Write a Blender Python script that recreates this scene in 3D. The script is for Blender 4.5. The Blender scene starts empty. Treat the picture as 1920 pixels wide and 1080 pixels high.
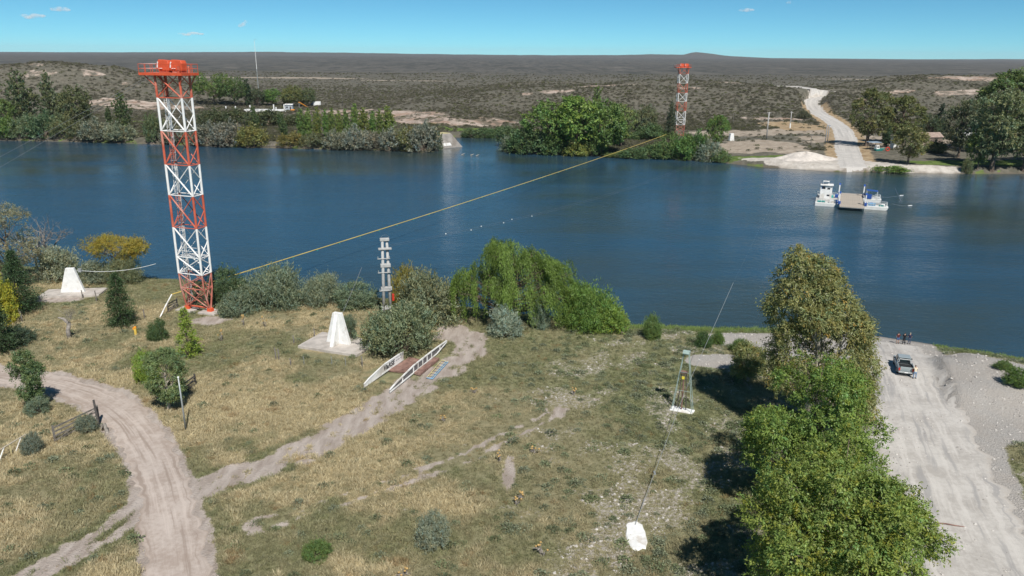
import bpy, bmesh, math, numpy as np
from mathutils import Vector, Matrix, Euler
R = math.radians
scene = bpy.context.scene
# ------------------------------------------------------------------ camera
CAMZ, FPX = 39.0, 1440.0
PITCH, ROLL = math.atan(435.0 / FPX), R(0.45)
_f = Vector((0, math.cos(PITCH), -math.sin(PITCH)))
_r0 = Vector((1, 0, 0)); _u0 = Vector((0, math.sin(PITCH), math.cos(PITCH)))
_r = _r0 * math.cos(ROLL) + _u0 * math.sin(ROLL)
_u = _u0 * math.cos(ROLL) - _r0 * math.sin(ROLL)
cam_d = bpy.data.cameras.new('camera'); cam = bpy.data.objects.new('camera', cam_d)
scene.collection.objects.link(cam); scene.camera = cam
cam_d.sensor_width = 36; cam_d.lens = 36 * FPX / 1920; cam_d.clip_start = 0.5; cam_d.clip_end = 60000
cam.matrix_world = Matrix(((_r.x, _u.x, -_f.x, 0), (_r.y, _u.y, -_f.y, 0), (_r.z, _u.z, -_f.z, CAMZ), (0, 0, 0, 1)))
# ------------------------------------------------------------------ sky, sun, exposure
SUN_EL, SHADOW_HEAD = R(51), R(-17)          # shadows run away from the camera, a little to the left
sdir = Vector((-math.sin(SHADOW_HEAD) * math.cos(SUN_EL), -math.cos(SHADOW_HEAD) * math.cos(SUN_EL), math.sin(SUN_EL)))
world = bpy.data.worlds.new('World'); scene.world = world; world.use_nodes = True
wn, wl = world.node_tree.nodes, world.node_tree.links
sky = wn.new('ShaderNodeTexSky'); sky.sky_type = 'NISHITA'; sky.sun_disc = False
sky.sun_elevation = SUN_EL; sky.sun_rotation = math.atan2(sdir.x, sdir.y)
sky.altitude = 2500; sky.air_density = 0.6; sky.dust_density = 0.0; sky.ozone_density = 4.0
hs = wn.new('ShaderNodeMix'); hs.data_type = 'RGBA'; hs.blend_type = 'MULTIPLY'; hs.inputs[0].default_value = 1.0; hs.inputs[7].default_value = (.64, 1.20, 1.15, 1)
wl.new(sky.outputs[0], hs.inputs[6]); wl.new(hs.outputs[2], wn['Background'].inputs[0])
wn['Background'].inputs[1].default_value = 0.065
sun_d = bpy.data.lights.new('sun', 'SUN'); sun_d.energy = 4.2; sun_d.angle = R(0.53); sun_d.color = (1, .955, .89)
sun = bpy.data.objects.new('sun', sun_d); scene.collection.objects.link(sun)
sun.rotation_euler = sdir.to_track_quat('Z', 'Y').to_euler(); sun.location = (0, -50, 120)
scene.view_settings.view_transform = 'Standard'; scene.view_settings.look = 'None'
scene.view_settings.exposure = 0.34; scene.view_settings.gamma = 1.0
scene.cycles.use_denoising = True; scene.cycles.denoiser = 'OPENIMAGEDENOISE'
scene.cycles.max_bounces = 6; scene.cycles.diffuse_bounces = 2; scene.cycles.glossy_bounces = 3
scene.cycles.transmission_bounces = 3; scene.cycles.volume_bounces = 3; scene.cycles.transparent_max_bounces = 8
scene.cycles.caustics_reflective = False; scene.cycles.caustics_refractive = False
# ------------------------------------------------------------------ numeric helpers
WZ = -2.0                                     # level of the river
def ray(px, py):
    return (_f + _r * ((px - 960) / FPX) - _u * ((py - 540) / FPX))
def at(px, py, z=0.0):
    d = ray(px, py); t = (z - CAMZ) / d.z
    return Vector((d.x * t, d.y * t, z))
def depth_of(p):
    return (Vector(p) - Vector((0, 0, CAMZ))).dot(_f)
def project(p):
    q = Vector(p) - Vector((0, 0, CAMZ)); w = q.dot(_f)
    return 960 + FPX * q.dot(_r) / w, 540 - FPX * q.dot(_u) / w
def top_z(p, py):                             # height at which the vertical through p reaches picture row py
    lo, hi = -20.0, 150.0
    for _ in range(50):
        m = (lo + hi) / 2
        if project((p[0], p[1], m))[1] > py: lo = m
        else: hi = m
    return lo
def ss(t):
    t = np.clip(t, 0, 1); return t * t * (3 - 2 * t)
def _hash(ix, iy, s):
    n = (ix.astype(np.int64) * 374761393 + iy.astype(np.int64) * 668265263 + s * 1442695041) & 0xFFFFFFFF
    n = ((n ^ (n >> 13)) * 1274126177) & 0xFFFFFFFF
    return ((n ^ (n >> 16)) & 0xFFFF) / 65535.0
def vnoise(x, y, s=0):
    ix, iy = np.floor(x), np.floor(y); fx, fy = x - ix, y - iy
    fx, fy = fx * fx * (3 - 2 * fx), fy * fy * (3 - 2 * fy)
    a, b = _hash(ix, iy, s), _hash(ix + 1, iy, s); c, d = _hash(ix, iy + 1, s), _hash(ix + 1, iy + 1, s)
    return (a + (b - a) * fx) * (1 - fy) + (c + (d - c) * fx) * fy
def fbm(x, y, s=0, o=4):
    v, a, t = 0, .5, 0
    for i in range(o):
        v = v + a * vnoise(x * 2 ** i, y * 2 ** i, s + i * 17); t += a; a *= .5
    return v / t
def poly_d(x, y, pts):
    """distance to a polyline and the parameter (index) of the nearest point"""
    best = np.full(np.shape(x), 1e9); par = np.zeros(np.shape(x))
    for i in range(len(pts) - 1):
        ax, ay = pts[i][0], pts[i][1]; dx, dy = pts[i + 1][0] - ax, pts[i + 1][1] - ay
        t = np.clip(((x - ax) * dx + (y - ay) * dy) / (dx * dx + dy * dy + 1e-9), 0, 1)
        d = np.hypot(x - ax - t * dx, y - ay - t * dy)
        m = d < best; best = np.where(m, d, best); par = np.where(m, i + t, par)
    return best, par
def ell(x, y, c, rx, ry, rot=0.0):
    dx, dy = x - c[0], y - c[1]; cr, sr = math.cos(rot), math.sin(rot)
    return np.hypot((dx * cr + dy * sr) / rx, (-dx * sr + dy * cr) / ry)
# ------------------------------------------------------------------ plan of the place
RN = [(-700, 440), (-400, 456), (-150, 480), (0, 494), (150, 506), (290, 519), (420, 531), (570, 546), (700, 557), (860, 573), (1000, 589),
      (1180, 607), (1350, 614), (1440, 614), (1540, 618), (1620, 625), (1720, 640), (1770, 650), (1850, 661), (1920, 672), (2200, 715), (2500, 760)]
RF = [(-900, 246), (-500, 254), (0, 263), (200, 268), (400, 275), (640, 281), (806, 284), (822, 268), (832, 258), (938, 257), (946, 277), (1000, 288),
      (1100, 292), (1180, 296), (1270, 299), (1350, 305), (1430, 314), (1560, 322), (1640, 323), (1800, 326), (1920, 326), (2400, 335), (2900, 345)]
rn = sorted([tuple(at(a, b, WZ))[:2] for a, b in RN]); rf = sorted([tuple(at(a, b, WZ))[:2] for a, b in RF])
rnx, rny = np.array([p[0] for p in rn]), np.array([p[1] for p in rn])
rfx, rfy = np.array([p[0] for p in rf]), np.array([p[1] for p in rf])
def near_y(x): return np.interp(x, rnx, rny) + 1.2 * (fbm(x * .12, x * 0 + 3, 5) - .5)
def far_y(x): return np.interp(x, rfx, rfy) + 3.0 * (fbm(x * .06, x * 0 + 9, 6) - .5)
def W2(px, z=0.0): return [tuple(at(a, b, z))[:2] for a, b in px]
ROAD_L = W2([(-160, 690), (-60, 694), (0, 701), (60, 709), (130, 724), (195, 750), (245, 790), (280, 840), (300, 890), (318, 960), (328, 1020), (335, 1080), (340, 1180), (345, 1300)])
TRACK = W2([(375, 915), (430, 897), (500, 872), (600, 828), (700, 772), (770, 730), (830, 695), (880, 660), (885, 635), (850, 616)])
TRACK2 = W2([(480, 985), (620, 945), (760, 900), (860, 865), (950, 820), (1010, 790), (1070, 752), (1110, 745)])
SPUR = W2([(262, 955), (225, 985), (190, 1010), (120, 1045), (40, 1090), (-60, 1140)])
ROAD_R = W2([(1668, 628), (1676, 650), (1690, 700), (1712, 760), (1735, 820), (1760, 890), (1790, 970), (1830, 1060), (1875, 1160), (1930, 1280)], -.2)
ROAD_F = W2([(1600, 321), (1592, 300)], -1.0) + W2([(1588, 280), (1586, 262), (1578, 245)], 1.2) + W2([(1560, 228)], 3) + W2([(1535, 212), (1522, 200)], 5.5) + W2([(1523, 188)], 9) + W2([(1545, 176)], 13) + W2([(1562, 170)], 15.5) + W2([(1530, 165)], 17.5) + W2([(1490, 160), (1420, 157)], 18.5)
ROAD_FZ = [-1.0, .6, 1.2, 1.6, 2.2, 3.4, 5.2, 6.6, 9.4, 12.6, 14.8, 16.5, 17.8, 17.0]
MOUND = tuple(at(1812, 712, 0))[:2]
def hgt(x, y):
    x = np.asarray(x, float); y = np.asarray(y, float)
    dn = near_y(x) - y; df = y - far_y(x)
    # near bank
    zn = 1.75 * ss(dn / 8.5) + .25 * ss((dn - 4) / 22) + .30 * (fbm(x * .11, y * .11, 1) - .5) * ss(dn / 6) + .10 * (fbm(x * .6, y * .6, 2) - .5) * ss(dn / 6)
    dr, _ = poly_d(x, y, ROAD_R)
    wr = 1 - ss((dr - 5.5) / 4.0)
    zr = np.minimum(1.95, dn * .11)
    zn = zn * (1 - wr) + zr * wr
    m = ell(x, y, MOUND, 12.5, 9.5, .35)
    zn = zn + (1.15 + .55 * (fbm(x * .7, y * .7, 8) - .5)) * (1 - ss((m - .45) / .75)) * (1 - ss((5.2 - dr) / 1.2)) * ss(dn / 2.0)
    dl, _ = poly_d(x, y, ROAD_L)
    zn = zn - .10 * (1 - ss((dl - 2.6) / 1.2))
    # far bank
    n1 = fbm(x * .02, y * .02, 3) - .5; n2 = fbm(x * .007, y * .007, 4) - .5
    zf = (2.2 - 1.3 * np.exp(-((x - 62) / 34) ** 2)) * ss(df / 6) + 1.3 * ss((df - 5) / 60) * (1 - .8 * np.exp(-((x - 68) / 26) ** 2)) + (1.6 * n1) * ss((df - 15) / 60)
    Y = y
    base = 2.5 * ss((Y - 400) / 160) + 4.5 * ss((Y - 600) / 900) + 24 * np.clip((Y - 1500) / 7000, 0, 1)
    hl = 25 * np.exp(-(((x + 345) / 120) ** 2 + ((Y - 600) / 78) ** 2) ** 1.2)
    hc = 16.5 * np.exp(-(((x - 62) / 118) ** 2 + ((Y - 640) / 125) ** 2) ** 1.3)
    hc2 = 9 * np.exp(-(((x - 175) / 75) ** 2 + ((Y - 590) / 90) ** 2) ** 1.3)
    hr = 21 * np.exp(-(((x - 385) / 150) ** 2 + ((Y - 655) / 105) ** 2) ** 1.3)
    hills = (hl + hc + hc2 + hr) * (1 + .55 * (fbm(x * .016, Y * .016, 11) - .5)) * (.93 + .14 * fbm(x * .06, Y * .06, 12))
    gully = 3.2 * np.exp(-((x + 40) / 90) ** 2 - ((Y - 485) / 26) ** 2) * (fbm(x * .05, Y * .03, 13) - .15)
    far = base + hills + gully + 5 * n2 * ss((Y - 700) / 800) * (1 - ss((Y - 2500) / 3000))
    # plateau edges on the skyline
    ang = x / np.maximum(Y, 1)
    mesa_y = 8000 + 1500 * (fbm(ang * 4 + 3, ang * 0, 21) - .5)
    mh = np.interp(ang, [-.9, -.62, -.5, -.3, -.2, -.1, .05, .13, .17, .21, .225, .24, .27, .32, .5, .62, .9], [10, 8, 12, 30, 26, 20, 18, 24, 38, 32, 62, 52, 24, 6, 4, 16, 14])
    mesa = mh * ss((Y - mesa_y) / 500) * (.85 + .3 * fbm(ang * 40, ang * 0, 22))
    zf = zf + far * ss(df / 25) + mesa
    dq, pq = poly_d(x, Y, ROAD_F)
    wq = 1 - ss((dq - 4.5) / 9)
    zroad = np.interp(pq, range(len(ROAD_FZ)), ROAD_FZ) - WZ
    zf = zf * (1 - wq) + np.minimum(zroad, 1.2 + df * .16) * wq * (df > 0) + zf * wq * (df <= 0)
    bed = -np.minimum(3.0, np.maximum(0, np.minimum(-dn, -df)) * .3)
    return WZ + np.where(dn > 0, zn, np.where(df > 0, zf, bed))
def hz(x, y): return float(hgt(np.array([x]), np.array([y]))[0])
_T = 40 * 1.0025 ** np.arange(2400)
def gp(px, py):                               # the spot of ground a sight line meets
    d = ray(px, py); X, Y, Z = d.x * _T, d.y * _T, CAMZ + d.z * _T
    s = Z < np.maximum(hgt(X, Y), WZ)
    i = int(np.argmax(s)) if s.any() else len(_T) - 1
    return Vector((X[i], Y[i], max(hz(X[i], Y[i]), WZ)))
def m_per_px(p): return depth_of(p) / FPX
# ------------------------------------------------------------------ scene graph helpers
COL = scene.collection
def link(o, parent=None):
    COL.objects.link(o)
    if parent is not None: o.parent = parent
    return o
def thing(name, label, cat, loc=(0, 0, 0), rz=0, group=None):
    o = bpy.data.objects.new(name, None); link(o); o.location = loc; o.rotation_euler = (0, 0, rz)
    o.empty_display_size = .5
    return tag(o, label, cat, group)
def tag(o, label=None, cat=None, group=None, kind=None):
    if label: o['label'] = label
    if cat: o['category'] = cat
    if group: o['group'] = group
    if kind: o['kind'] = kind
    return o
def copy_tree(o, parent=None):
    c = o.copy(); COL.objects.link(c); c.parent = parent
    for ch in o.children: copy_tree(ch, c)
    return c
class MB:
    def __init__(s): s.v, s.f, s.m, s.k = [], [], [], 0
    def mat(s, k): s.k = k; return s
    def add(s, vs, fs):
        n = len(s.v); s.v += [tuple(v) for v in vs]; s.f += [tuple(i + n for i in f) for f in fs]; s.m += [s.k] * len(fs); return s
    def box(s, c, d, rz=0, rx=0, taper=1.0):
        M = Matrix.Translation(c) @ Euler((rx, 0, rz)).to_matrix().to_4x4(); x, y, z = d[0] / 2, d[1] / 2, d[2] / 2
        vs = [M @ Vector((a * x * (taper if q > 0 else 1), b * y * (taper if q > 0 else 1), q * z)) for q in (-1, 1) for a, b in ((-1, -1), (1, -1), (1, 1), (-1, 1))]
        return s.add(vs, [(3, 2, 1, 0), (4, 5, 6, 7), (0, 1, 5, 4), (1, 2, 6, 5), (2, 3, 7, 6), (3, 0, 4, 7)])
    def bar(s, a, b, r0, r1=None, n=6, caps=True):
        a, b = Vector(a), Vector(b); r1 = r0 if r1 is None else r1; d = (b - a)
        if d.length < 1e-6: return s
        d.normalize(); u = d.orthogonal().normalized(); w = d.cross(u)
        ring = lambda c, r: [c + (u * math.cos(2 * math.pi * i / n) + w * math.sin(2 * math.pi * i / n)) * r for i in range(n)]
        fs = [(i, (i + 1) % n, n + (i + 1) % n, n + i) for i in range(n)]
        if caps: fs += [tuple(reversed(range(n))), tuple(range(n, 2 * n))]
        return s.add(ring(a, r0) + ring(b, r1), fs)
    def path(s, pts, r, n=6):
        pts = [Vector(p) for p in pts]; rr = r if isinstance(r, (list, tuple)) else [r] * len(pts); vs, fs = [], []
        u = None
        for i, p in enumerate(pts):
            d = (pts[min(i + 1, len(pts) - 1)] - pts[max(i - 1, 0)]).normalized()
            u = d.orthogonal().normalized() if u is None else (u - d * u.dot(d)).normalized()
            w = d.cross(u)
            vs += [p + (u * math.cos(2 * math.pi * k / n) + w * math.sin(2 * math.pi * k / n)) * rr[i] for k in range(n)]
        for i in range(len(pts) - 1):
            fs += [(i * n + k, i * n + (k + 1) % n, (i + 1) * n + (k + 1) % n, (i + 1) * n + k) for k in range(n)]
        fs += [tuple(reversed(range(n))), tuple(range((len(pts) - 1) * n, len(pts) * n))]
        return s.add(vs, fs)
    def prism(s, prof, y0, y1, axis='y'):      # profile in x,z pushed along y (or profile in y,z along x)
        n = len(prof)
        P = (lambda a, b, c: (a, c, b)) if axis == 'y' else ((lambda a, b, c: (c, a, b)) if axis == 'x' else (lambda a, b, c: (a, b, c)))
        vs = [P(a, b, y0) for a, b in prof] + [P(a, b, y1) for a, b in prof]
        return s.add(vs, [tuple(range(n)), tuple(reversed(range(n, 2 * n)))] + [(i, n + i, n + (i + 1) % n, (i + 1) % n) for i in range(n)])
    def ball(s, c, r, n=8, m=6, sq=(1, 1, 1)):
        vs = [Vector(c) + Vector((0, 0, -r * sq[2]))]
        for j in range(1, m):
            t = math.pi * j / m - math.pi / 2
            vs += [Vector(c) + Vector((r * sq[0] * math.cos(t) * math.cos(2 * math.pi * i / n), r * sq[1] * math.cos(t) * math.sin(2 * math.pi * i / n), r * sq[2] * math.sin(t))) for i in range(n)]
        vs.append(Vector(c) + Vector((0, 0, r * sq[2]))); L = len(vs) - 1
        fs = [(0, 1 + (i + 1) % n, 1 + i) for i in range(n)] + [(L, L - n + i, L - n + (i + 1) % n) for i in range(n)]
        for j in range(m - 2): fs += [(1 + j * n + i, 1 + j * n + (i + 1) % n, 1 + (j + 1) * n + (i + 1) % n, 1 + (j + 1) * n + i) for i in range(n)]
        return s.add(vs, fs)
    def mesh(s, name, mats):
        me = bpy.data.meshes.new(name); me.from_pydata(s.v, [], s.f)
        for m in (mats if isinstance(mats, (list, tuple)) else [mats]): me.materials.append(m)
        if any(s.m): me.polygons.foreach_set('material_index', s.m)
        bm = bmesh.new(); bm.from_mesh(me); bmesh.ops.recalc_face_normals(bm, faces=bm.faces); bm.to_mesh(me); bm.free()
        return me
    def build(s, name, mats, parent=None, smooth=False, bevel=0):
        me = s.mesh(name, mats)
        if bevel:
            bm = bmesh.new(); bm.from_mesh(me); bmesh.ops.bevel(bm, geom=bm.edges[:], offset=bevel, segments=1, affect='EDGES', clamp_overlap=True); bm.to_mesh(me); bm.free()
        if smooth: me.polygons.foreach_set('use_smooth', [True] * len(me.polygons))
        return link(bpy.data.objects.new(name, me), parent)
def np_mesh(name, V, F, mats, cols=None, smooth=False):
    V = np.asarray(V, np.float32); F = np.asarray(F, np.int32); k = F.shape[1]
    me = bpy.data.meshes.new(name); me.vertices.add(len(V)); me.vertices.foreach_set('co', V.ravel())
    me.loops.add(F.size); me.loops.foreach_set('vertex_index', F.ravel())
    me.polygons.add(len(F)); me.polygons.foreach_set('loop_start', np.arange(0, F.size, k, dtype=np.int32))
    try: me.polygons.foreach_set('loop_total', np.full(len(F), k, np.int32))
    except Exception: pass
    for nm, c in (cols or {}).items():
        a = me.attributes.new(nm, 'FLOAT_COLOR', 'POINT'); c = np.asarray(c, np.float32)
        if c.shape[1] == 3: c = np.hstack([c, np.ones((len(c), 1), np.float32)])
        a.data.foreach_set('color', c.ravel())
    for m in (mats if isinstance(mats, (list, tuple)) else [mats]): me.materials.append(m)
    if smooth: me.polygons.foreach_set('use_smooth', np.ones(len(F), bool))
    me.update(calc_edges=True); me.validate()
    return me
# ------------------------------------------------------------------ materials
class NT:
    def __init__(s, name):
        s.m = bpy.data.materials.new(name); s.m.use_nodes = True; s.t = s.m.node_tree; s.t.nodes.clear()
        s.out = s.n('ShaderNodeOutputMaterial')
    def n(s, t, **kw):
        nd = s.t.nodes.new(t)
        for k, v in kw.items(): setattr(nd, k, v)
        return nd
    def put(s, sock, v):
        if hasattr(v, 'is_output') or isinstance(v, bpy.types.NodeSocket): s.t.links.new(v, sock)
        elif isinstance(v, (tuple, list)) and len(v) == 3 and sock.type == 'RGBA': sock.default_value = (*v, 1)
        else: sock.default_value = v
    def mix(s, f, a, b, mode='MIX'):
        nd = s.n('ShaderNodeMix', data_type='RGBA', blend_type=mode); nd.clamp_factor = True
        s.put(nd.inputs[0], f); s.put(nd.inputs[6], a); s.put(nd.inputs[7], b); return nd.outputs[2]
    def math(s, op, a, b=0.0, c=None):
        nd = s.n('ShaderNodeMath', operation=op); s.put(nd.inputs[0], a); s.put(nd.inputs[1], b)
        if c is not None: s.put(nd.inputs[2], c)
        return nd.outputs[0]
    def rng(s, v, a, b, c=0.0, d=1.0, smooth=True):
        nd = s.n('ShaderNodeMapRange', interpolation_type='SMOOTHSTEP' if smooth else 'LINEAR')
        s.put(nd.inputs[0], v); s.put(nd.inputs[1], a); s.put(nd.inputs[2], b); s.put(nd.inputs[3], c); s.put(nd.inputs[4], d); return nd.outputs[0]
    def noise(s, vec, scale, detail=4, rough=.55, dist=0.0):
        nd = s.n('ShaderNodeTexNoise'); nd.inputs['Scale'].default_value = scale; nd.inputs['Detail'].default_value = detail
        nd.inputs['Roughness'].default_value = rough; nd.inputs['Distortion'].default_value = dist
        if vec is not None: s.put(nd.inputs['Vector'], vec)
        return nd.outputs[0]
    def voro(s, vec, scale, out='Distance', feat='F1', rand=1.0):
        nd = s.n('ShaderNodeTexVoronoi', feature=feat); nd.inputs['Scale'].default_value = scale; nd.inputs['Randomness'].default_value = rand
        s.put(nd.inputs['Vector'], vec); return nd.outputs[out]
    def coord(s, kind='Object'): return s.n('ShaderNodeTexCoord').outputs[kind]
    def scaled(s, vec, sc, rot=(0, 0, 0)):
        nd = s.n('ShaderNodeMapping'); s.put(nd.inputs['Vector'], vec); nd.inputs['Scale'].default_value = sc; nd.inputs['Rotation'].default_value = rot; return nd.outputs[0]
    def attr(s, name, typ='GEOMETRY'):
        nd = s.n('ShaderNodeAttribute', attribute_name=name, attribute_type=typ); return nd
    def sep(s, c):
        nd = s.n('ShaderNodeSeparateColor'); s.put(nd.inputs[0], c); return nd.outputs
    def bump(s, h, strength=.5, dist=.1):
        nd = s.n('ShaderNodeBump'); nd.inputs['Strength'].default_value = strength; nd.inputs['Distance'].default_value = dist; s.put(nd.inputs['Height'], h); return nd.outputs[0]
    def bsdf(s, col, rough=.8, normal=None, metal=0.0, spec=.3, **kw):
        nd = s.n('ShaderNodeBsdfPrincipled'); s.put(nd.inputs['Base Color'], col); s.put(nd.inputs['Roughness'], rough)
        nd.inputs['Metallic'].default_value = metal; nd.inputs['Specular IOR Level'].default_value = spec
        for k, v in kw.items(): s.put(nd.inputs[k.replace('_', ' ')], v)
        if normal is not None: s.t.links.new(normal, nd.inputs['Normal'])
        s.t.links.new(nd.outputs[0], s.out.inputs[0]); return s.m
def simple(name, col, rough=.6, var=.15, scale=3.0, metal=0.0, dirt=None, bump=0.0, spec=.3):
    t = NT(name); c = t.coord()
    n = t.noise(c, scale, 5, .6)
    dark = tuple(v * (1 - var * 1.6) for v in col); light = tuple(min(1, v * (1 + var)) for v in col)
    k = t.mix(t.rng(n, .3, .7), dark, light)
    if dirt:
        k = t.mix(t.rng(t.noise(c, scale * .4, 6, .65), dirt[1], dirt[1] + .12, 0, dirt[2]), k, dirt[0])
    nb = t.bump(t.noise(c, scale * 6, 3), bump, .02) if bump else None
    return t.bsdf(k, rough, nb, metal, spec)
M = {}
M['white'] = simple('white_paint', (.80, .80, .78), .6, .06, 1.2, dirt=((.46, .40, .33), .52, .6))
M['tower_white'] = simple('tower_white_paint', (.80, .79, .77), .5, .05, .8, dirt=((.42, .30, .22), .60, .55))
M['tower_red'] = simple('tower_red_paint', (.53, .115, .065), .55, .12, .7, dirt=((.58, .27, .21), .48, .75))
M['tower_faded'] = simple('tower_faded_red_paint', (.46, .15, .11), .6, .2, .9, dirt=((.60, .34, .28), .48, .8))
M['orange'] = simple('orange_red_paint', (.64, .10, .04), .5, .1, 1.2)
M['concrete'] = simple('concrete', (.47, .43, .39), .9, .14, .8, dirt=((.33, .29, .25), .58, .6), bump=.3)
M['pole_concrete'] = simple('pole_concrete', (.42, .42, .41), .85, .1, 2.0, dirt=((.38, .36, .34), .6, .5))
M['rust'] = simple('rusty_steel', (.25, .15, .122), .8, .22, 1.4, dirt=((.36, .25, .21), .55, .7))
M['steel'] = simple('galvanised_steel', (.36, .38, .38), .5, .12, 2.0, metal=.3)
M['cable'] = simple('cable_steel', (.26, .27, .28), .5, .1, 1.0, metal=.4)
M['yellow'] = simple('yellow_hose', (.60, .45, .13), .5, .08, .3)
M['wood'] = simple('weathered_wood', (.21, .19, .17), .9, .25, 3.0, bump=.4)
M['darkwood'] = simple('dark_wood', (.10, .09, .085), .9, .25, 3.0)
M['palewood'] = simple('pale_wood', (.52, .46, .37), .85, .15, 3.0)
M['bark'] = simple('bark', (.17, .13, .10), .95, .3, 3.0, bump=.5)
M['palebark'] = simple('pale_bark', (.48, .43, .36), .9, .2, 2.0, dirt=((.28, .22, .18), .5, .8))
M['deadwood'] = simple('dead_wood', (.30, .27, .24), .95, .25, 3.0)
M['black'] = simple('black_rubber', (.025, .025, .027), .8, .1, 4.0)
M['ink'] = simple('black_lettering', (.02, .02, .022), .6, .1, 4.0)
M['glass'] = simple('dark_glass', (.03, .035, .04), .08, .05, 1.0, spec=.6)
M['green_paint'] = simple('pale_green_paint', (.34, .44, .41), .5, .12, 2.0)
M['teal'] = simple('teal_paint', (.05, .33, .30), .5, .1, 2.0)
M['blue'] = simple('blue_paint', (.03, .09, .33), .45, .1, 2.0)
M['lightblue'] = simple('light_blue_paint', (.22, .42, .62), .5, .15, 2.0)
M['palestraw'] = simple('pale_yellow_paint', (.55, .48, .26), .7, .2, 2.0)
M['red'] = simple('red_plastic', (.55, .045, .025), .5, .1, 2.0)
M['orange2'] = simple('orange_plastic', (.80, .30, .02), .5, .06, 2.0)
M['redbrown'] = simple('clay_roof', (.34, .26, .22), .85, .15, 1.0)
M['house'] = simple('white_plaster', (.74, .73, .70), .8, .06, .6)
# ================================================================== THE SETTING
def near_masks(x, y):
    """what the near bank is made of: dirt, gravel, bare pebbly soil, green growth, straw"""
    dn = near_y(x) - y
    dl, _ = poly_d(x, y, ROAD_L); dt, _ = poly_d(x, y, TRACK); d2, _ = poly_d(x, y, TRACK2); dsp, _ = poly_d(x, y, SPUR); dr, _ = poly_d(x, y, ROAD_R)
    nz = fbm(x * .35, y * .35, 31); nb = fbm(x * .07, y * .07, 32); nf = fbm(x * 1.1, y * 1.1, 36, 3)
    dirt = 1 - ss((dl - 2.35 + 1.6 * (nz - .5)) / 1.0)
    dirt = np.maximum(dirt, (1 - ss((dt - 1.45 + 2.4 * (nz - .5)) / 1.6)) * (.42 + .85 * ss((nf - .28) / .32)))
    dirt = np.maximum(dirt, .75 * (1 - ss((np.abs(dsp - .8) - .45 + 1.5 * (nf - .5)) / .7)))
    dirt = np.maximum(dirt, .7 * (1 - ss((np.abs(d2 - .75) - .18 + 1.0 * (nz - .5)) / .5)) * ss((nf - .30) / .2))
    for (px, py), rx, ry in [((385, 600), 4.2, 3.0), ((110, 562), 5, 3.0), ((860, 630), 5, 3.2), ((955, 890), .8, 4.0), ((1050, 770), .8, 2.6)]:
        dirt = np.maximum(dirt, .7 * (1 - ss((ell(x, y, at(px, py), rx, ry) - .5 + .9 * (nz - .5)) / .5)))
    grav = 1 - ss((dr - 6.2 + 2.2 * (nz - .5)) / 1.6)
    for (px, py), rx, ry, rot in [((1812, 712), 12.0, 11, .35), ((1850, 790), 6.5, 5.5, 0), ((1395, 634), 6.0, 3.2, 0), ((1345, 676), 4.5, 2.6, 0), ((1500, 650), 9.0, 6.5, 0)]:
        grav = np.maximum(grav, 1 - ss((ell(x, y, at(px, py), rx, ry, rot) - .8 + .5 * (nz - .5)) / .3))
    wet = 1 - ss((dn - .2) / 1.3)
    bare = .62 * ss((x + 6 - 26 * (nb - .5)) / 14) * (.25 + .75 * ss((nz - .38) / .25))
    bare = np.maximum(bare, .45 * ss((nz - .70) / .08))
    green = ss((fbm(x * .09, y * .09, 33) - .47) / .16) * .65 + .40 * ss((x + 2) / 22)
    green = np.maximum(green, (1 - ss((dn - 4 - 5 * nb) / 6)))
    green = np.maximum(green, .9 * (1 - ss((np.abs(dsp) - 1.8) / 1.5)))
    green = np.maximum(green, .8 * (1 - ss((np.abs(dt - 1.9) - .5) / 1.0)) * ss((nz - .4) / .15))
    straw = ss((.6 * fbm(x * .16, y * .16, 34) + .4 * nf - .33) / .26) * (1 - .35 * ss((x - 2) / 22))
    straw = straw * (1 - .55 * ss((x + 14 - 14 * (nb - .5)) / 18)); straw = np.maximum(straw, 1 - ss((ell(x, y, at(520, 800), 16, 14) - .5) / .6))
    straw = straw * (1 - .75 * green)
    return dirt, grav, bare, green, straw, wet, dn
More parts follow.
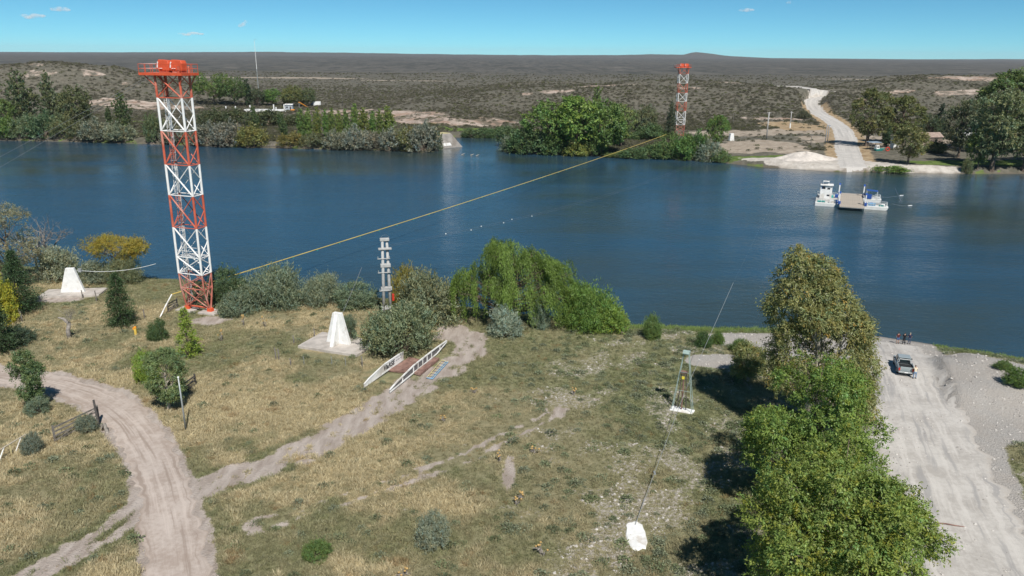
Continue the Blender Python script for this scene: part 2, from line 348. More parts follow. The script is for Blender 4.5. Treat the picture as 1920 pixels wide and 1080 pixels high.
def far_masks(x, y):
    df = y - far_y(x); nz = fbm(x * .06, y * .06, 41); nb = fbm(x * .015, y * .02, 42); nf = fbm(x * .22, y * .16, 43)
    px = 960 + FPX * x / np.maximum(y * .957, 1)
    rock = np.zeros_like(x)
    def patch(cx, cy, rx, ry, a=1.0, e=.5):
        return a * (1 - ss((np.hypot((x - cx) / rx, (y - cy) / ry) - .45 + e * 2.4 * (nf * .5 + nz * .5 - .5)) / .35))
    for args in [(-66, 470, 52, 44, 1.), (-22, 452, 36, 26, 1.), (-110, 500, 46, 34, .9), (-245, 515, 66, 22, .9), (-330, 552, 20, 8, .8), (-372, 566, 16, 11, .9), (-300, 566, 11, 9, .7), (-345, 575, 9, 6, .8), (-395, 590, 18, 10, .9), (-272, 560, 9, 5, .7),
                 (28, 566, 22, 10, 1.), (62, 590, 26, 11, .9), (10, 560, 9, 6, 1.), (84, 600, 16, 7, .9), (125, 570, 15, 7, .7), (160, 610, 30, 10, .7),
                 (330, 585, 30, 12, .9), (290, 600, 22, 10, .8), (380, 650, 62, 16, 1.), (420, 600, 28, 12, .8), (255, 560, 14, 8, .8), (465, 640, 30, 13, .8),
                 (-205, 398, 4, 16, 1.), (-172, 362, 7, 8, 1.), (150, 470, 40, 10, .7), (210, 440, 30, 9, .6)]:
        rock = np.maximum(rock, patch(*args))
    sand = np.maximum(patch(-330, 1120, 210, 42, .95, .3), patch(-140, 1060, 100, 26, 1., .25))
    sand = np.maximum(sand, patch(-60, 1600, 200, 40, .35)); sand = np.maximum(sand, patch(600, 1300, 200, 60, .5))
    sand = np.maximum(sand, patch(172, 372, 62, 40, .75, .4)); sand = np.maximum(sand, patch(118, 405, 40, 26, .6))
    sand = np.maximum(sand, patch(152, 418, 34, 34, .7)); sand = np.maximum(sand, patch(112, 350, 40, 36, .8, .4))
    beach = (1 - ss((np.hypot((x - 122) / 30, (df - 9) / 11) - .8 + .5 * (nf - .5)) / .25))
    beach = np.maximum(beach, 1 - ss((np.hypot((x - 150) / 22, (df - 3) / 5) - .8) / .25))
    dq, _ = poly_d(x, y, ROAD_F)
    road = 1 - ss((dq - 3.6 + 2.5 * (nf - .5)) / 1.6)
    ochre = np.maximum(patch(-40, 446, 52, 14, .8), patch(158, 440, 24, 34, .9)); ochre = np.maximum(ochre, .8 * (1 - ss((dq - 7) / 5)) * (y < 560))
    green = np.maximum(patch(-22, 424, 40, 9, 1., .25), .6 * (1 - ss((df - 1 - 2 * nf) / 3)) * (nf > .55))
    green = np.maximum(green, patch(190, 303, 56, 12, .95)); green = np.maximum(green, patch(100, 318, 34, 7, .8)); green = np.maximum(green, patch(-205, 440, 20, 7, .8)); green = np.maximum(green, patch(-200, 460, 30, 4, .5))
    return df, rock, sand, beach, road, ochre, green, nz
# --- one ground sheet from behind the camera's foot to the horizon
C0 = (0.0, -30.0)
rr = [24.0]
while rr[-1] < 16000:
    r = rr[-1]
    k = .0085 if r < 175 else (.02 if r < 330 else (.0075 if r < 800 else (.014 if r < 1500 else .035)))
    rr.append(r * (1 + k))
rr = np.array(rr); th = np.radians(np.linspace(-60, 60, 430))
RR, TH = np.meshgrid(rr, th, indexing='ij')
GX = C0[0] + RR * np.sin(TH); GY = C0[1] + RR * np.cos(TH); GZ = hgt(GX, GY)
nr, nt = RR.shape
V = np.stack([GX.ravel(), GY.ravel(), GZ.ravel()], 1)
idx = np.arange(nr * nt).reshape(nr, nt)
F = np.stack([idx[:-1, :-1].ravel(), idx[:-1, 1:].ravel(), idx[1:, 1:].ravel(), idx[1:, :-1].ravel()], 1)
gx, gy = V[:, 0].astype(float), V[:, 1].astype(float)
d_, g_, b_, gr_, st_, wet_, dn_ = near_masks(gx, gy)
df_, rock_, sand_, beach_, road_, och_, fgr_, _ = far_masks(gx, gy)
isf = (df_ > -6) & (dn_ < -20)
za = np.where(isf[:, None], np.stack([rock_, sand_, fgr_], 1), np.stack([d_, g_, b_], 1))
zb = np.where(isf[:, None], np.stack([np.ones_like(gx), np.maximum(beach_, road_), och_], 1), np.stack([np.zeros_like(gx), gr_, st_], 1))
zc = np.stack([np.where(isf, 1 - ss(df_ / 1.5), wet_), ss((gy - 900) / 900), np.zeros_like(gx)], 1)
t = NT('ground_soil'); P = t.coord()
A, B, Cc = t.sep(t.attr('za').outputs['Color']), t.sep(t.attr('zb').outputs['Color']), t.sep(t.attr('zc').outputs['Color'])
n_s, n_m, n_f, n_x = t.noise(P, .25, 5, .6), t.noise(P, 1.1, 4, .6), t.noise(P, 5.0, 4, .6), t.noise(P, 14.0, 3, .6)
olive = t.mix(t.rng(n_m, .3, .7), (.210, .195, .110), (.30, .27, .165))
grn = t.mix(t.rng(n_m, .35, .65), (.165, .180, .085), (.245, .25, .135))
strw = t.mix(t.rng(n_f, .3, .7), (.28, .225, .125), (.46, .385, .23))
g = t.mix(t.math('MULTIPLY', B[1], t.rng(n_m, .25, .6)), olive, grn)
g = t.mix(t.rng(t.math('ADD', t.math('MULTIPLY', n_m, .6), t.math('MULTIPLY', B[2], .62)), .48, .82), g, strw)
g = t.mix(t.rng(n_f, .62, .74, 0, .5), g, (.23, .19, .15))
peb = t.mix(t.rng(n_x, .35, .65), (.25, .22, .18), (.52, .48, .42))
g = t.mix(t.rng(t.math('ADD', A[2], t.math('MULTIPLY', t.math('SUBTRACT', t.noise(P, 2.6, 5, .68), .5), 2.4)), .50, .72, 0, .9), g, peb)
dirtc = t.mix(t.rng(t.noise(t.scaled(P, (.9, .25, 1)), 1.2, 4), .3, .7), (.34, .285, .245), (.49, .43, .385))
g = t.mix(t.rng(t.math('ADD', A[0], t.math('MULTIPLY', t.math('SUBTRACT', n_f, .5), .9)), .35, .6), g, dirtc)
gravc = t.mix(t.rng(n_x, .35, .65), (.30, .28, .26), (.46, .44, .41)); gravc = t.mix(t.rng(n_s, .35, .65, 0, .35), gravc, (.40, .35, .30))
g = t.mix(t.rng(t.math('ADD', A[1], t.math('MULTIPLY', t.math('SUBTRACT', n_f, .5), .7)), .35, .6), g, gravc)
# far land: thorn scrub on grey soil, pale eroded banks, sand, green strips
fs, fm, fl = t.noise(P, .35, 4, .65), t.noise(P, .07, 5, .6), t.noise(t.scaled(P, (.006, .0022, 1)), 1.0, 7, .62)
vd = t.voro(P, .16)
scr = t.mix(t.rng(fs, .36, .62), (.098, .092, .070), (.158, .145, .116))
scr = t.mix(t.rng(fm, .42, .64, 0, .6), scr, (.115, .112, .088))
farp = t.mix(t.rng(fl, .38, .62), (.060, .062, .057), (.105, .101, .092)); farp = t.mix(t.rng(t.noise(t.scaled(P, (.05, .012, 1)), 1, 4), .45, .68, 0, .65), farp, (.055, .058, .054)); farp = t.mix(t.rng(t.noise(t.scaled(P, (.035, .0022, 1)), 1, 5, .65), .40, .62, 0, .7), farp, (.140, .130, .114)); farp = t.mix(t.rng(t.noise(t.scaled(P, (.05, .006, 1)), 1, 4, .7), .50, .60, 0, .6), farp, (.036, .040, .034))
farp = t.mix(t.rng(t.noise(t.scaled(P, (.011, .0016, 1)), 1, 5, .5), .64, .72, 0, .55), farp, (.27, .24, .205))
scr = t.mix(Cc[1], scr, farp)
rockc = t.mix(t.rng(t.noise(t.scaled(P, (.25, .25, 1.2)), 1, 5, .7), .32, .68), (.27, .205, .165), (.52, .44, .375))
rockc = t.mix(t.rng(fm, .48, .62, 0, .7), rockc, (.29, .19, .135)); rockc = t.mix(t.rng(t.noise(t.scaled(P, (.09, .035, .5)), 1, 6, .75), .50, .58, 0, .85), rockc, (.13, .115, .085))
f = t.mix(t.rng(t.math('ADD', A[1], t.math('MULTIPLY', t.math('SUBTRACT', fs, .5), .9)), .35, .6), scr, t.mix(t.rng(fs, .3, .7), (.27, .22, .17), (.40, .345, .28)))
f = t.mix(t.rng(t.math('ADD', B[2], t.math('MULTIPLY', t.math('SUBTRACT', fs, .5), .8)), .35, .65), f, t.mix(t.rng(fs, .35, .65), (.29, .205, .12), (.38, .295, .19)))
f = t.mix(t.rng(t.math('ADD', A[0], t.math('MULTIPLY', t.math('SUBTRACT', t.noise(P, .11, 6, .72), .5), 3.0)), .40, .70), f, rockc)
f = t.mix(t.rng(t.math('ADD', A[2], t.math('MULTIPLY', t.math('SUBTRACT', fs, .5), .7)), .35, .6), f, t.mix(t.rng(fs, .3, .7), (.07, .115, .03), (.15, .20, .055)))
f = t.mix(t.rng(t.math('ADD', B[1], t.math('MULTIPLY', t.math('SUBTRACT', fs, .5), .5)), .35, .6), f, t.mix(t.rng(fs, .3, .7), (.40, .365, .32), (.55, .51, .46)))
g = t.mix(B[0], g, f)
g = t.mix(t.math('MULTIPLY', Cc[0], .75), g, (.12, .095, .07))
hb = t.math('ADD', n_f, t.math('MULTIPLY', n_x, .4))
hb = t.math('ADD', t.math('MULTIPLY', hb, t.math('SUBTRACT', 1.0, B[0])), t.math('MULTIPLY', t.math('MULTIPLY', t.math('ADD', fs, vd), B[0]), 4.0))
mg = t.bsdf(g, .95, t.bump(hb, .9, .2), spec=.1)
me = np_mesh('ground', V, F, mg, {'za': za, 'zb': zb, 'zc': zc}, smooth=True)
ground = tag(link(bpy.data.objects.new('ground', me)), kind='structure')
# --- river
t = NT('river_water'); P = t.coord()
w1 = t.noise(t.scaled(P, (.55, 1.0, 1), (0, 0, .25)), .9, 4, .62, .3); w2 = t.noise(t.scaled(P, (.7, 1.0, 1), (0, 0, -.2)), 3.2, 3, .55); w3 = t.noise(t.scaled(P, (.015, .045, 1)), 1.0, 4, .6); w4 = t.noise(t.scaled(P, (.006, .013, 1)), 1.0, 4, .6)
hgt_w = t.math('ADD', t.math('MULTIPLY', w1, .8), t.math('MULTIPLY', w2, .22))
hgt_w = t.math('MULTIPLY', hgt_w, t.math('MULTIPLY', t.rng(w3, .3, .7, .45, 1.2), t.rng(w4, .35, .65, 1.15, .6)))
wc = t.mix(t.rng(w3, .3, .7), (.020, .054, .086), (.026, .078, .132)); wc = t.mix(t.rng(w4, .42, .62), wc, (.034, .052, .050))  # part of the blue stands in for sky reflection, put into the base colour
mw = t.bsdf(wc, .07, t.bump(hgt_w, .6, .40), spec=.5, IOR=1.333)
xs = np.linspace(-420, 420, 300); vs, fs_ = [], []
ya, yb = near_y(xs) - 14, far_y(xs) + 10
K = 24
for i, x in enumerate(xs):
    for j in range(K + 1): vs.append((x, ya[i] + (yb[i] - ya[i]) * j / K, WZ))
for i in range(len(xs) - 1):
    for j in range(K): a = i * (K + 1) + j; fs_.append((a, a + K + 1, a + K + 2, a + 1))
river = tag(link(bpy.data.objects.new('river', np_mesh('river', vs, fs_, mw, smooth=True))), kind='structure')
# --- roads: real strips laid over the ground
def strip(name, pts, half, mat, lift, step, jit, seed, across=9, hw_fn=None, close=1.0):
    P2 = [Vector((p[0], p[1])) for p in pts]; L = [0]
    for i in range(1, len(P2)): L.append(L[-1] + (P2[i] - P2[i - 1]).length)
    s = np.arange(0, L[-1], step); X = np.interp(s, L, [p.x for p in P2]); Y = np.interp(s, L, [p.y for p in P2])
    kk = max(3, int(close * 14 / step)) | 1; ker = np.hanning(kk + 2)[1:-1]; ker /= ker.sum()
    pad = kk // 2
    X = np.convolve(np.pad(X, pad, mode='reflect', reflect_type='odd'), ker, 'valid'); Y = np.convolve(np.pad(Y, pad, mode='reflect', reflect_type='odd'), ker, 'valid')
    tx, ty = np.gradient(X), np.gradient(Y); ln = np.hypot(tx, ty); nx, ny = ty / ln, -tx / ln
    vs, cs = [], []
    for i in range(len(s)):
        hw = half if hw_fn is None else hw_fn(s[i] / L[-1])
        jl = jit * (2 * float(vnoise(np.array([s[i] * .9]), np.array([1.0]), seed)[0]) - 1) + .5 * jit * (2 * float(vnoise(np.array([s[i] * 3.1]), np.array([1.0]), seed + 5)[0]) - 1)
        jr = jit * (2 * float(vnoise(np.array([s[i] * .9]), np.array([7.0]), seed)[0]) - 1) + .5 * jit * (2 * float(vnoise(np.array([s[i] * 3.1]), np.array([7.0]), seed + 5)[0]) - 1)
        for j in range(across):
            u = -1 + 2 * j / (across - 1); w = u * hw + (jl if u < 0 else jr) * abs(u) ** 3
            vs.append((X[i] + nx[i] * w, Y[i] + ny[i] * w)); cs.append((.5 + .5 * u, (s[i] * .05) % 1, s[i] / L[-1]))
    a = np.array(vs); z = hgt(a[:, 0], a[:, 1]) + lift; e = np.abs(np.array(cs)[:, 0] * 2 - 1) > .99
    z = np.where(e, z - lift * 1.5, z)
    V = np.column_stack([a, z]); n = len(s); I = np.arange(n * across).reshape(n, across)
    F = np.stack([I[:-1, :-1].ravel(), I[:-1, 1:].ravel(), I[1:, 1:].ravel(), I[1:, :-1].ravel()], 1)
    o = link(bpy.data.objects.new(name, np_mesh(name, V, F, mat, {'uvw': cs}, smooth=True)))
    return tag(o, kind='structure')
def road_mat(name, dark, light, rut, ruts, edge):
    t = NT(name); P = t.coord(); u = t.sep(t.attr('uvw').outputs['Color'])
    n1, n2, n3 = t.noise(P, .35, 5, .6), t.noise(P, 2.2, 4, .6), t.noise(P, 11, 3, .6)
    c = t.mix(t.rng(t.math('ADD', t.math('MULTIPLY', n1, .6), t.math('MULTIPLY', n2, .4)), .36, .62), dark, light)
    c = t.mix(t.rng(n3, .55, .75, 0, .4), c, tuple(v * .72 for v in dark))
    wob = t.math('MULTIPLY', t.math('SUBTRACT', n1, .5), .16)
    xyz = t.n('ShaderNodeCombineXYZ'); t.put(xyz.inputs[0], t.math('ADD', t.math('MULTIPLY', u[0], ruts), t.math('MULTIPLY', wob, ruts * .35))); t.put(xyz.inputs[1], t.math('MULTIPLY', u[2], 5.0))
    st = t.noise(xyz.outputs[0], 1.0, 3, .6)
    c = t.mix(t.rng(st, .52, .66, 0, .75), c, rut); c = t.mix(t.rng(st, .34, .46, .55, 0), c, tuple(min(1, v * 1.12) for v in light))
    ed = t.math('ABSOLUTE', t.math('SUBTRACT', u[0], .5))
    c = t.mix(t.rng(t.math('ADD', ed, t.math('MULTIPLY', t.math('SUBTRACT', n2, .5), .25)), .40, .52, 0, .8), c, edge)
    return t.bsdf(c, .95, t.bump(t.math('ADD', st, t.math('MULTIPLY', n3, .5)), .6, .05), spec=.1)
strip('dirt_road', ROAD_L, 2.45, road_mat('dirt_road_soil', (.36, .295, .252), (.48, .415, .368), (.285, .228, .19), 10, (.315, .255, .205)), .03, .5, .55, 3)
strip('gravel_road', ROAD_R, 6.0, road_mat('road_gravel', (.385, .36, .33), (.51, .485, .45), (.30, .29, .282), 13, (.385, .345, .30)), .03, .55, .7, 5, 15,
      hw_fn=lambda q: 4.9 + 1.6 * q if q < .5 else 5.7)
strip('far_gravel_road', ROAD_F, 5.6, road_mat('far_road_gravel', (.42, .40, .375), (.52, .495, .46), (.36, .345, .325), 6, (.42, .37, .31)), .12, 2.0, .6, 8, 7, close=1.6)
# ------------------------------------------------------------------ scattered growth nobody could count
foliage = None
def grass_mat(name, trans=.35):
    t = NT(name); c = t.attr('tint', 'INSTANCER').outputs['Color']
    c = t.mix(1.0, c, t.attr('shade').outputs['Color'], 'MULTIPLY')
    d = t.n('ShaderNodeBsdfDiffuse'); tr = t.n('ShaderNodeBsdfTranslucent'); mx = t.n('ShaderNodeMixShader')
    t.put(d.inputs[0], c); t.put(tr.inputs[0], c); mx.inputs[0].default_value = trans
    t.t.links.new(d.outputs[0], mx.inputs[1]); t.t.links.new(tr.outputs[0], mx.inputs[2]); t.t.links.new(mx.outputs[0], t.out.inputs[0]); return t.m
MGRASS = grass_mat('grass_blades')
def quads(P, D, S, L, W, bend=None):
    """leaf-shaped quads: base, two shoulders, tip"""
    mid = P + D * (L * .5)[:, None]
    tip = P + D * L[:, None]
    if bend is not None: tip = tip + bend
    V = np.stack([P, mid + S * (W * .5)[:, None], tip, mid - S * (W * .5)[:, None]], 1).reshape(-1, 3)
    F = np.arange(len(P) * 4).reshape(-1, 4)
    return V, F
def unit(a): return a / np.maximum(np.linalg.norm(a, axis=1, keepdims=True), 1e-9)
def tuft(name, n, h, spread, lean, w, seed, mat=None):
    g = np.random.default_rng(seed)
    P = np.column_stack([g.normal(0, spread, n), g.normal(0, spread, n), np.full(n, -.04)])
    D = unit(np.column_stack([g.normal(0, lean, n) + P[:, 0] * 1.2, g.normal(0, lean, n) + P[:, 1] * 1.2, np.ones(n)]))
    S = unit(np.cross(D, g.normal(size=(n, 3)))); L = h * g.uniform(.55, 1.15, n)
    b = np.column_stack([g.normal(0, .12, n), g.normal(0, .12, n), -.10 * np.ones(n)]) * L[:, None]
    V, F = quads(P, D, S, L, np.full(n, w), b)
    k = np.repeat(g.uniform(.75, 1.25, n), 4)
    return np_mesh(name, V, F, mat or MGRASS, {'shade': np.column_stack([k, k, k])})
def bushlet(name, n, r, h, leaf, seed):
    g = np.random.default_rng(seed)
    d = unit(g.normal(size=(n, 3))); d[:, 2] = np.abs(d[:, 2])
    lob = 1 + .25 * np.sin(3 * np.arctan2(d[:, 1], d[:, 0]) + seed)
    P = d * np.column_stack([lob * r, lob * r, np.full(n, h)]) * g.uniform(.45, 1.0, (n, 1))
    D = unit(d + g.normal(0, .6, (n, 3))); S = unit(np.cross(D, g.normal(size=(n, 3))))
    V, F = quads(P, D, S, leaf * g.uniform(.7, 1.3, n), leaf * .55 * g.uniform(.7, 1.3, n))
    k = np.repeat(g.uniform(.7, 1.3, n), 4)
    return np_mesh(name, V, F, MGRASS, {'shade': np.column_stack([k, k, k])})
def scatter(name, P, rot, scl, kind, tint, protos, label, cat):
    me = bpy.data.meshes.new(name); me.vertices.add(len(P)); me.vertices.foreach_set('co', np.asarray(P, np.float32).ravel())
    for nm, ty, arr, key in [('rot', 'FLOAT_VECTOR', rot, 'vector'), ('scl', 'FLOAT_VECTOR', scl, 'vector'), ('pick', 'INT', kind, 'value'), ('tint', 'FLOAT_COLOR', np.column_stack([tint, np.ones(len(P))]), 'color')]:
        a = me.attributes.new(nm, ty, 'POINT'); a.data.foreach_set(key, np.asarray(arr, np.int32 if ty == 'INT' else np.float32).ravel())
    o = link(bpy.data.objects.new(name, me)); tag(o, label, cat, kind='stuff')
    pc = bpy.data.collections.new(name + '_kinds')
    for i, m in enumerate(protos): pc.objects.link(bpy.data.objects.new('%s_kind_%02d' % (name, i), m))
    ng = bpy.data.node_groups.new(name + '_scatter', 'GeometryNodeTree')
    ng.interface.new_socket('Geometry', in_out='INPUT', socket_type='NodeSocketGeometry'); ng.interface.new_socket('Geometry', in_out='OUTPUT', socket_type='NodeSocketGeometry')
    N, Lk = ng.nodes, ng.links; gi, go = N.new('NodeGroupInput'), N.new('NodeGroupOutput')
    ins, ci, e2r = N.new('GeometryNodeInstanceOnPoints'), N.new('GeometryNodeCollectionInfo'), N.new('FunctionNodeEulerToRotation')
    ci.inputs['Collection'].default_value = pc; ci.inputs['Separate Children'].default_value = True; ci.inputs['Reset Children'].default_value = True
    def na(nm, ty):
        n = N.new('GeometryNodeInputNamedAttribute'); n.data_type = ty; n.inputs[0].default_value = nm; return n.outputs[0]
    Lk.new(gi.outputs[0], ins.inputs['Points']); Lk.new(ci.outputs[0], ins.inputs['Instance']); ins.inputs['Pick Instance'].default_value = True
    Lk.new(na('pick', 'INT'), ins.inputs['Instance Index']); Lk.new(na('rot', 'FLOAT_VECTOR'), e2r.inputs[0]); Lk.new(e2r.outputs[0], ins.inputs['Rotation']); Lk.new(na('scl', 'FLOAT_VECTOR'), ins.inputs['Scale'])
    Lk.new(ins.outputs[0], go.inputs[0])
    md = o.modifiers.new('scatter', 'NODES'); md.node_group = ng
    return o
rng = np.random.default_rng(7)
def lerp(a, b, t): return np.asarray(a)[None, :] * (1 - t[:, None]) + np.asarray(b)[None, :] * t[:, None]
# grass of the near bank
N0 = 430000
yy = 38 + 150 * rng.random(N0) ** 1.15; xx = (rng.random(N0) - .5) * 2 * (yy * .80 + 12)
d_, g_, b_, gr_, st_, wet_, dn_ = near_masks(xx, yy)
dens = (1 - .97 * ss((d_ - .3) / .3)) * (1 - .97 * ss((g_ - .25) / .3)) * (1 - .85 * b_) * (.35 + .65 * np.clip(gr_ + st_, 0, 1))
dens *= ss((dn_ - .2) / 1.0); dens = np.where((d_ > .78) | (g_ > .8), 0, dens)
_dr, _ = poly_d(xx, yy, ROAD_R); _dl, _ = poly_d(xx, yy, ROAD_L); dens = np.where((_dr < 6.1) | (_dl < 2.7), 0, dens)
SLABS = []
def clear_of(xs, ys, keep):
    for (cx, cy, rx, ry, rot) in SLABS: keep &= ell(xs, ys, (cx, cy), rx, ry, rot) > 1
    return keep
def grow_grass():
    keep = (rng.random(N0) < dens) & (dn_ > .3); keep = clear_of(xx, yy, keep)
    X, Y = xx[keep], yy[keep]; n = len(X); G, S, DN = gr_[keep], st_[keep], dn_[keep]
    Z = hgt(X, Y)
    k1 = fbm(X * .5, Y * .5, 51); u = rng.random(n)
    t_straw = np.clip(S * 1.1 + (k1 - .5) * 1.2 + (u - .5) * .5, 0, 1)
    tint = lerp((.290, .272, .160), (.60, .52, .335), t_straw)
    grn = np.clip(G * 1.1 + (fbm(X * .3, Y * .3, 52) - .5) * 1.4 + (u - .5) * .3 - S * .5, 0, 1)
    tint = tint * (1 - grn[:, None] * .85) + lerp((.215, .245, .100), (.25, .262, .165), rng.random(n)) * grn[:, None] * .85
    reed = ss((9.5 - DN) / 5) * ss((X - 4) / 8)
    tint = tint * (1 - reed[:, None] * .8) + np.array([.21, .31, .085])[None] * reed[:, None] * .8
    redd = (fbm(X * .8, Y * .8, 53) > .74)
    tint[redd] = tint[redd] * .5 + np.array([.33, .20, .09]) * .5
    tint *= rng.uniform(.85, 1.17, (n, 1))
    sc = rng.uniform(.45, 1.0, n) * (.75 + .45 * t_straw) * (1 + .9 * reed); sc = sc * (1 - .4 * b_[keep])
    rot = np.column_stack([rng.normal(0, .12, n) - .05, rng.normal(0, .12, n) + .10, rng.uniform(0, 6.28, n)])
    kind = rng.integers(0, 4, n)
    protos = [tuft('tuft_a', 16, .42, .16, .35, .05, 1), tuft('tuft_b', 14, .55, .14, .28, .045, 2), tuft('tuft_c', 18, .30, .22, .5, .055, 3), tuft('tuft_d', 12, .70, .12, .32, .045, 4)]
    scatter('meadow_grass', np.column_stack([X, Y, Z]), rot, np.column_stack([sc, sc, sc]), kind, tint, protos, 'dry straw and olive grass covering the near river bank', 'grass')
    # low grey-green weeds among the grass
    n = 9000; y = 44 + 78 * rng.random(n); x = (rng.random(n) - .5) * 2 * (y * .72 + 8)
    a = near_masks(x, y); pr = (a[0] < .4) & (a[1] < .25) & (a[6] > 2) & (rng.random(n) < .16 + .9 * ss((x + 2) / 18) * ss((fbm(x * .14, y * .14, 61) - .42) / .12))
    pr = clear_of(x, y, pr)
    x, y = x[pr], y[pr]; n = len(x); z = hgt(x, y)
    tint = lerp((.185, .220, .115), (.25, .275, .19), rng.random(n)) * rng.uniform(.8, 1.25, (n, 1)); sc = rng.uniform(.35, 1.45, n)
    scatter('low_weeds', np.column_stack([x, y, z]), np.column_stack([np.zeros(n), np.zeros(n), rng.uniform(0, 6.28, n)]), np.column_stack([sc, sc, sc * rng.uniform(.5, .9, n)]), rng.integers(0, 3, n), tint,
            [bushlet('weed_a', 130, .55, .42, .17, 1), bushlet('weed_b', 110, .65, .32, .16, 2), bushlet('weed_c', 120, .45, .5, .18, 3)], 'low grey-green weeds dotted through the grass', 'weeds')
    # stones of the gravel banks and bare patches
    n = 42000; y = 44 + 76 * rng.random(n); x = (rng.random(n) - .5) * 2 * (y * .72 + 8); a = near_masks(x, y)
    dr_, _ = poly_d(x, y, ROAD_R)
    pr = (((a[1] > .6) & (dr_ > 6.5)) | ((a[2] > .45) & (a[0] < .3))) & (a[6] > .2); x, y = x[pr], y[pr]; n = len(x)
    mb = MB(); mb.ball((0, 0, 0), 1, 6, 4, (1, .8, .55)); mb2 = MB(); mb2.ball((0, 0, 0), 1, 5, 4, (1, .7, .7))
    ms = grass_mat('stone', 0.0)
    pm = []
    for k, q in enumerate((mb, mb2)):
        m = q.mesh('pebble_%d' % k, ms); c = m.attributes.new('shade', 'FLOAT_COLOR', 'POINT'); c.data.foreach_set('color', np.ones(len(m.vertices) * 4, np.float32)); pm.append(m)
    sc = .045 + .16 * rng.random(n) ** 5; tint = lerp((.30, .28, .26), (.58, .55, .51), rng.random(n))
    scatter('loose_stones', np.column_stack([x, y, hgt(x, y)]), rng.uniform(0, 6.28, (n, 3)) * np.array([.05, .05, 1]), np.column_stack([sc, sc, sc]), rng.integers(0, 2, n), tint, pm, 'pale loose stones strewn over the gravel bank and bare soil', 'stones')
def grow_scrub():
    n = 170000; y = 335 + 1100 * rng.random(n) ** 2.0; x = (rng.random(n) - .5) * 2 * (y * .76 + 15)
    df, rock, sand, beach, road, och, green, nz = far_masks(x, y)
    dq, _ = poly_d(x, y, ROAD_F)
    p = (1 - .86 * ss((rock - .3) / .3)) * (1 - .93 * ss((sand - .3) / .3)) * (1 - ss((beach - .2) / .2)) * (1 - ss((och - .2) / .4) * .93) * (1 - ss((green - .3) / .3) * .7) * (dq > 6.5)
    p *= np.where(df > 8, 1, 0) * (.35 + .65 * ss((fbm(x * .03, y * .03, 71) - .3) / .25))
    open_ = ((x > 82) & (x < 200) & (y < 470) & (df < 120)) | ((x > 200) & (df < 60))
    p = np.where(open_, p * .10, p) * (1 - .75 * ss((y - 700) / 350))
    k = rng.random(n) < p * .8; x, y, df = x[k], y[k], df[k]; n = len(x); z = hgt(x, y)
    u = rng.random(n); tint = lerp((.125, .122, .080), (.215, .195, .150), u); og = (rng.random(n) < .14); tint[og] = np.array([.135, .145, .06])
    near = 1 - ss((y - 420) / 80)
    tint *= rng.uniform(.75, 1.3, (n, 1)) ; tint = tint * (1 - near[:, None] * .3) + np.array([.12, .13, .065])[None] * near[:, None] * .3
    sc = rng.uniform(.45, .95, n) * (1 + .45 * ss((y - 700) / 700))
    scatter('thorn_scrub', np.column_stack([x, y, z]), np.column_stack([np.zeros(n), np.zeros(n), rng.uniform(0, 6.28, n)]), np.column_stack([sc * 1.25, sc * 1.25, sc]), rng.integers(0, 3, n), tint,
            [bushlet('scrub_a', 80, 1.0, .95, .5, 4), bushlet('scrub_b', 70, 1.3, .75, .45, 5), bushlet('scrub_c', 70, .9, 1.2, .5, 6)], 'dark thorn scrub covering the hills and plain across the river', 'scrub')
# ================================================================== TREES AND SHRUBS
def foliage_mat():
    t = NT('foliage'); oi = t.n('ShaderNodeObjectInfo'); c = t.mix(1.0, t.attr('Col').outputs['Color'], oi.outputs['Color'], 'MULTIPLY'); c = t.mix(1.0, c, (2.05, 2.05, 2.05), 'MULTIPLY')
    d = t.n('ShaderNodeBsdfDiffuse'); tr = t.n('ShaderNodeBsdfTranslucent'); mx = t.n('ShaderNodeMixShader'); gl = t.n('ShaderNodeBsdfGlossy'); m2 = t.n('ShaderNodeMixShader')
    t.put(d.inputs[0], c); t.put(tr.inputs[0], t.mix(1.0, c, (1.0, 1.05, .6), 'MULTIPLY')); mx.inputs[0].default_value = .38
    gl.inputs['Roughness'].default_value = .45; gl.inputs[0].default_value = (1, 1, 1, 1); m2.inputs[0].default_value = .015
    L = t.t.links; L.new(d.outputs[0], mx.inputs[1]); L.new(tr.outputs[0], mx.inputs[2]); L.new(mx.outputs[0], m2.inputs[1]); L.new(gl.outputs[0], m2.inputs[2]); L.new(m2.outputs[0], t.out.inputs[0]); return t.m
MLEAF = foliage_mat()
def leaf_cols(g, n, tips=None, amount=.0, var=.28):
    k = g.uniform(1 - var, 1 + var, (n, 1)); c = np.ones((n, 3)) * k * (1 + g.normal(0, .06, (n, 3)))
    if tips is not None:
        m = g.random(n) < amount; c[m] = c[m] * .35 + np.asarray(tips)[None] * .65
    return np.repeat(np.clip(c, .1, 3), 4, axis=0)
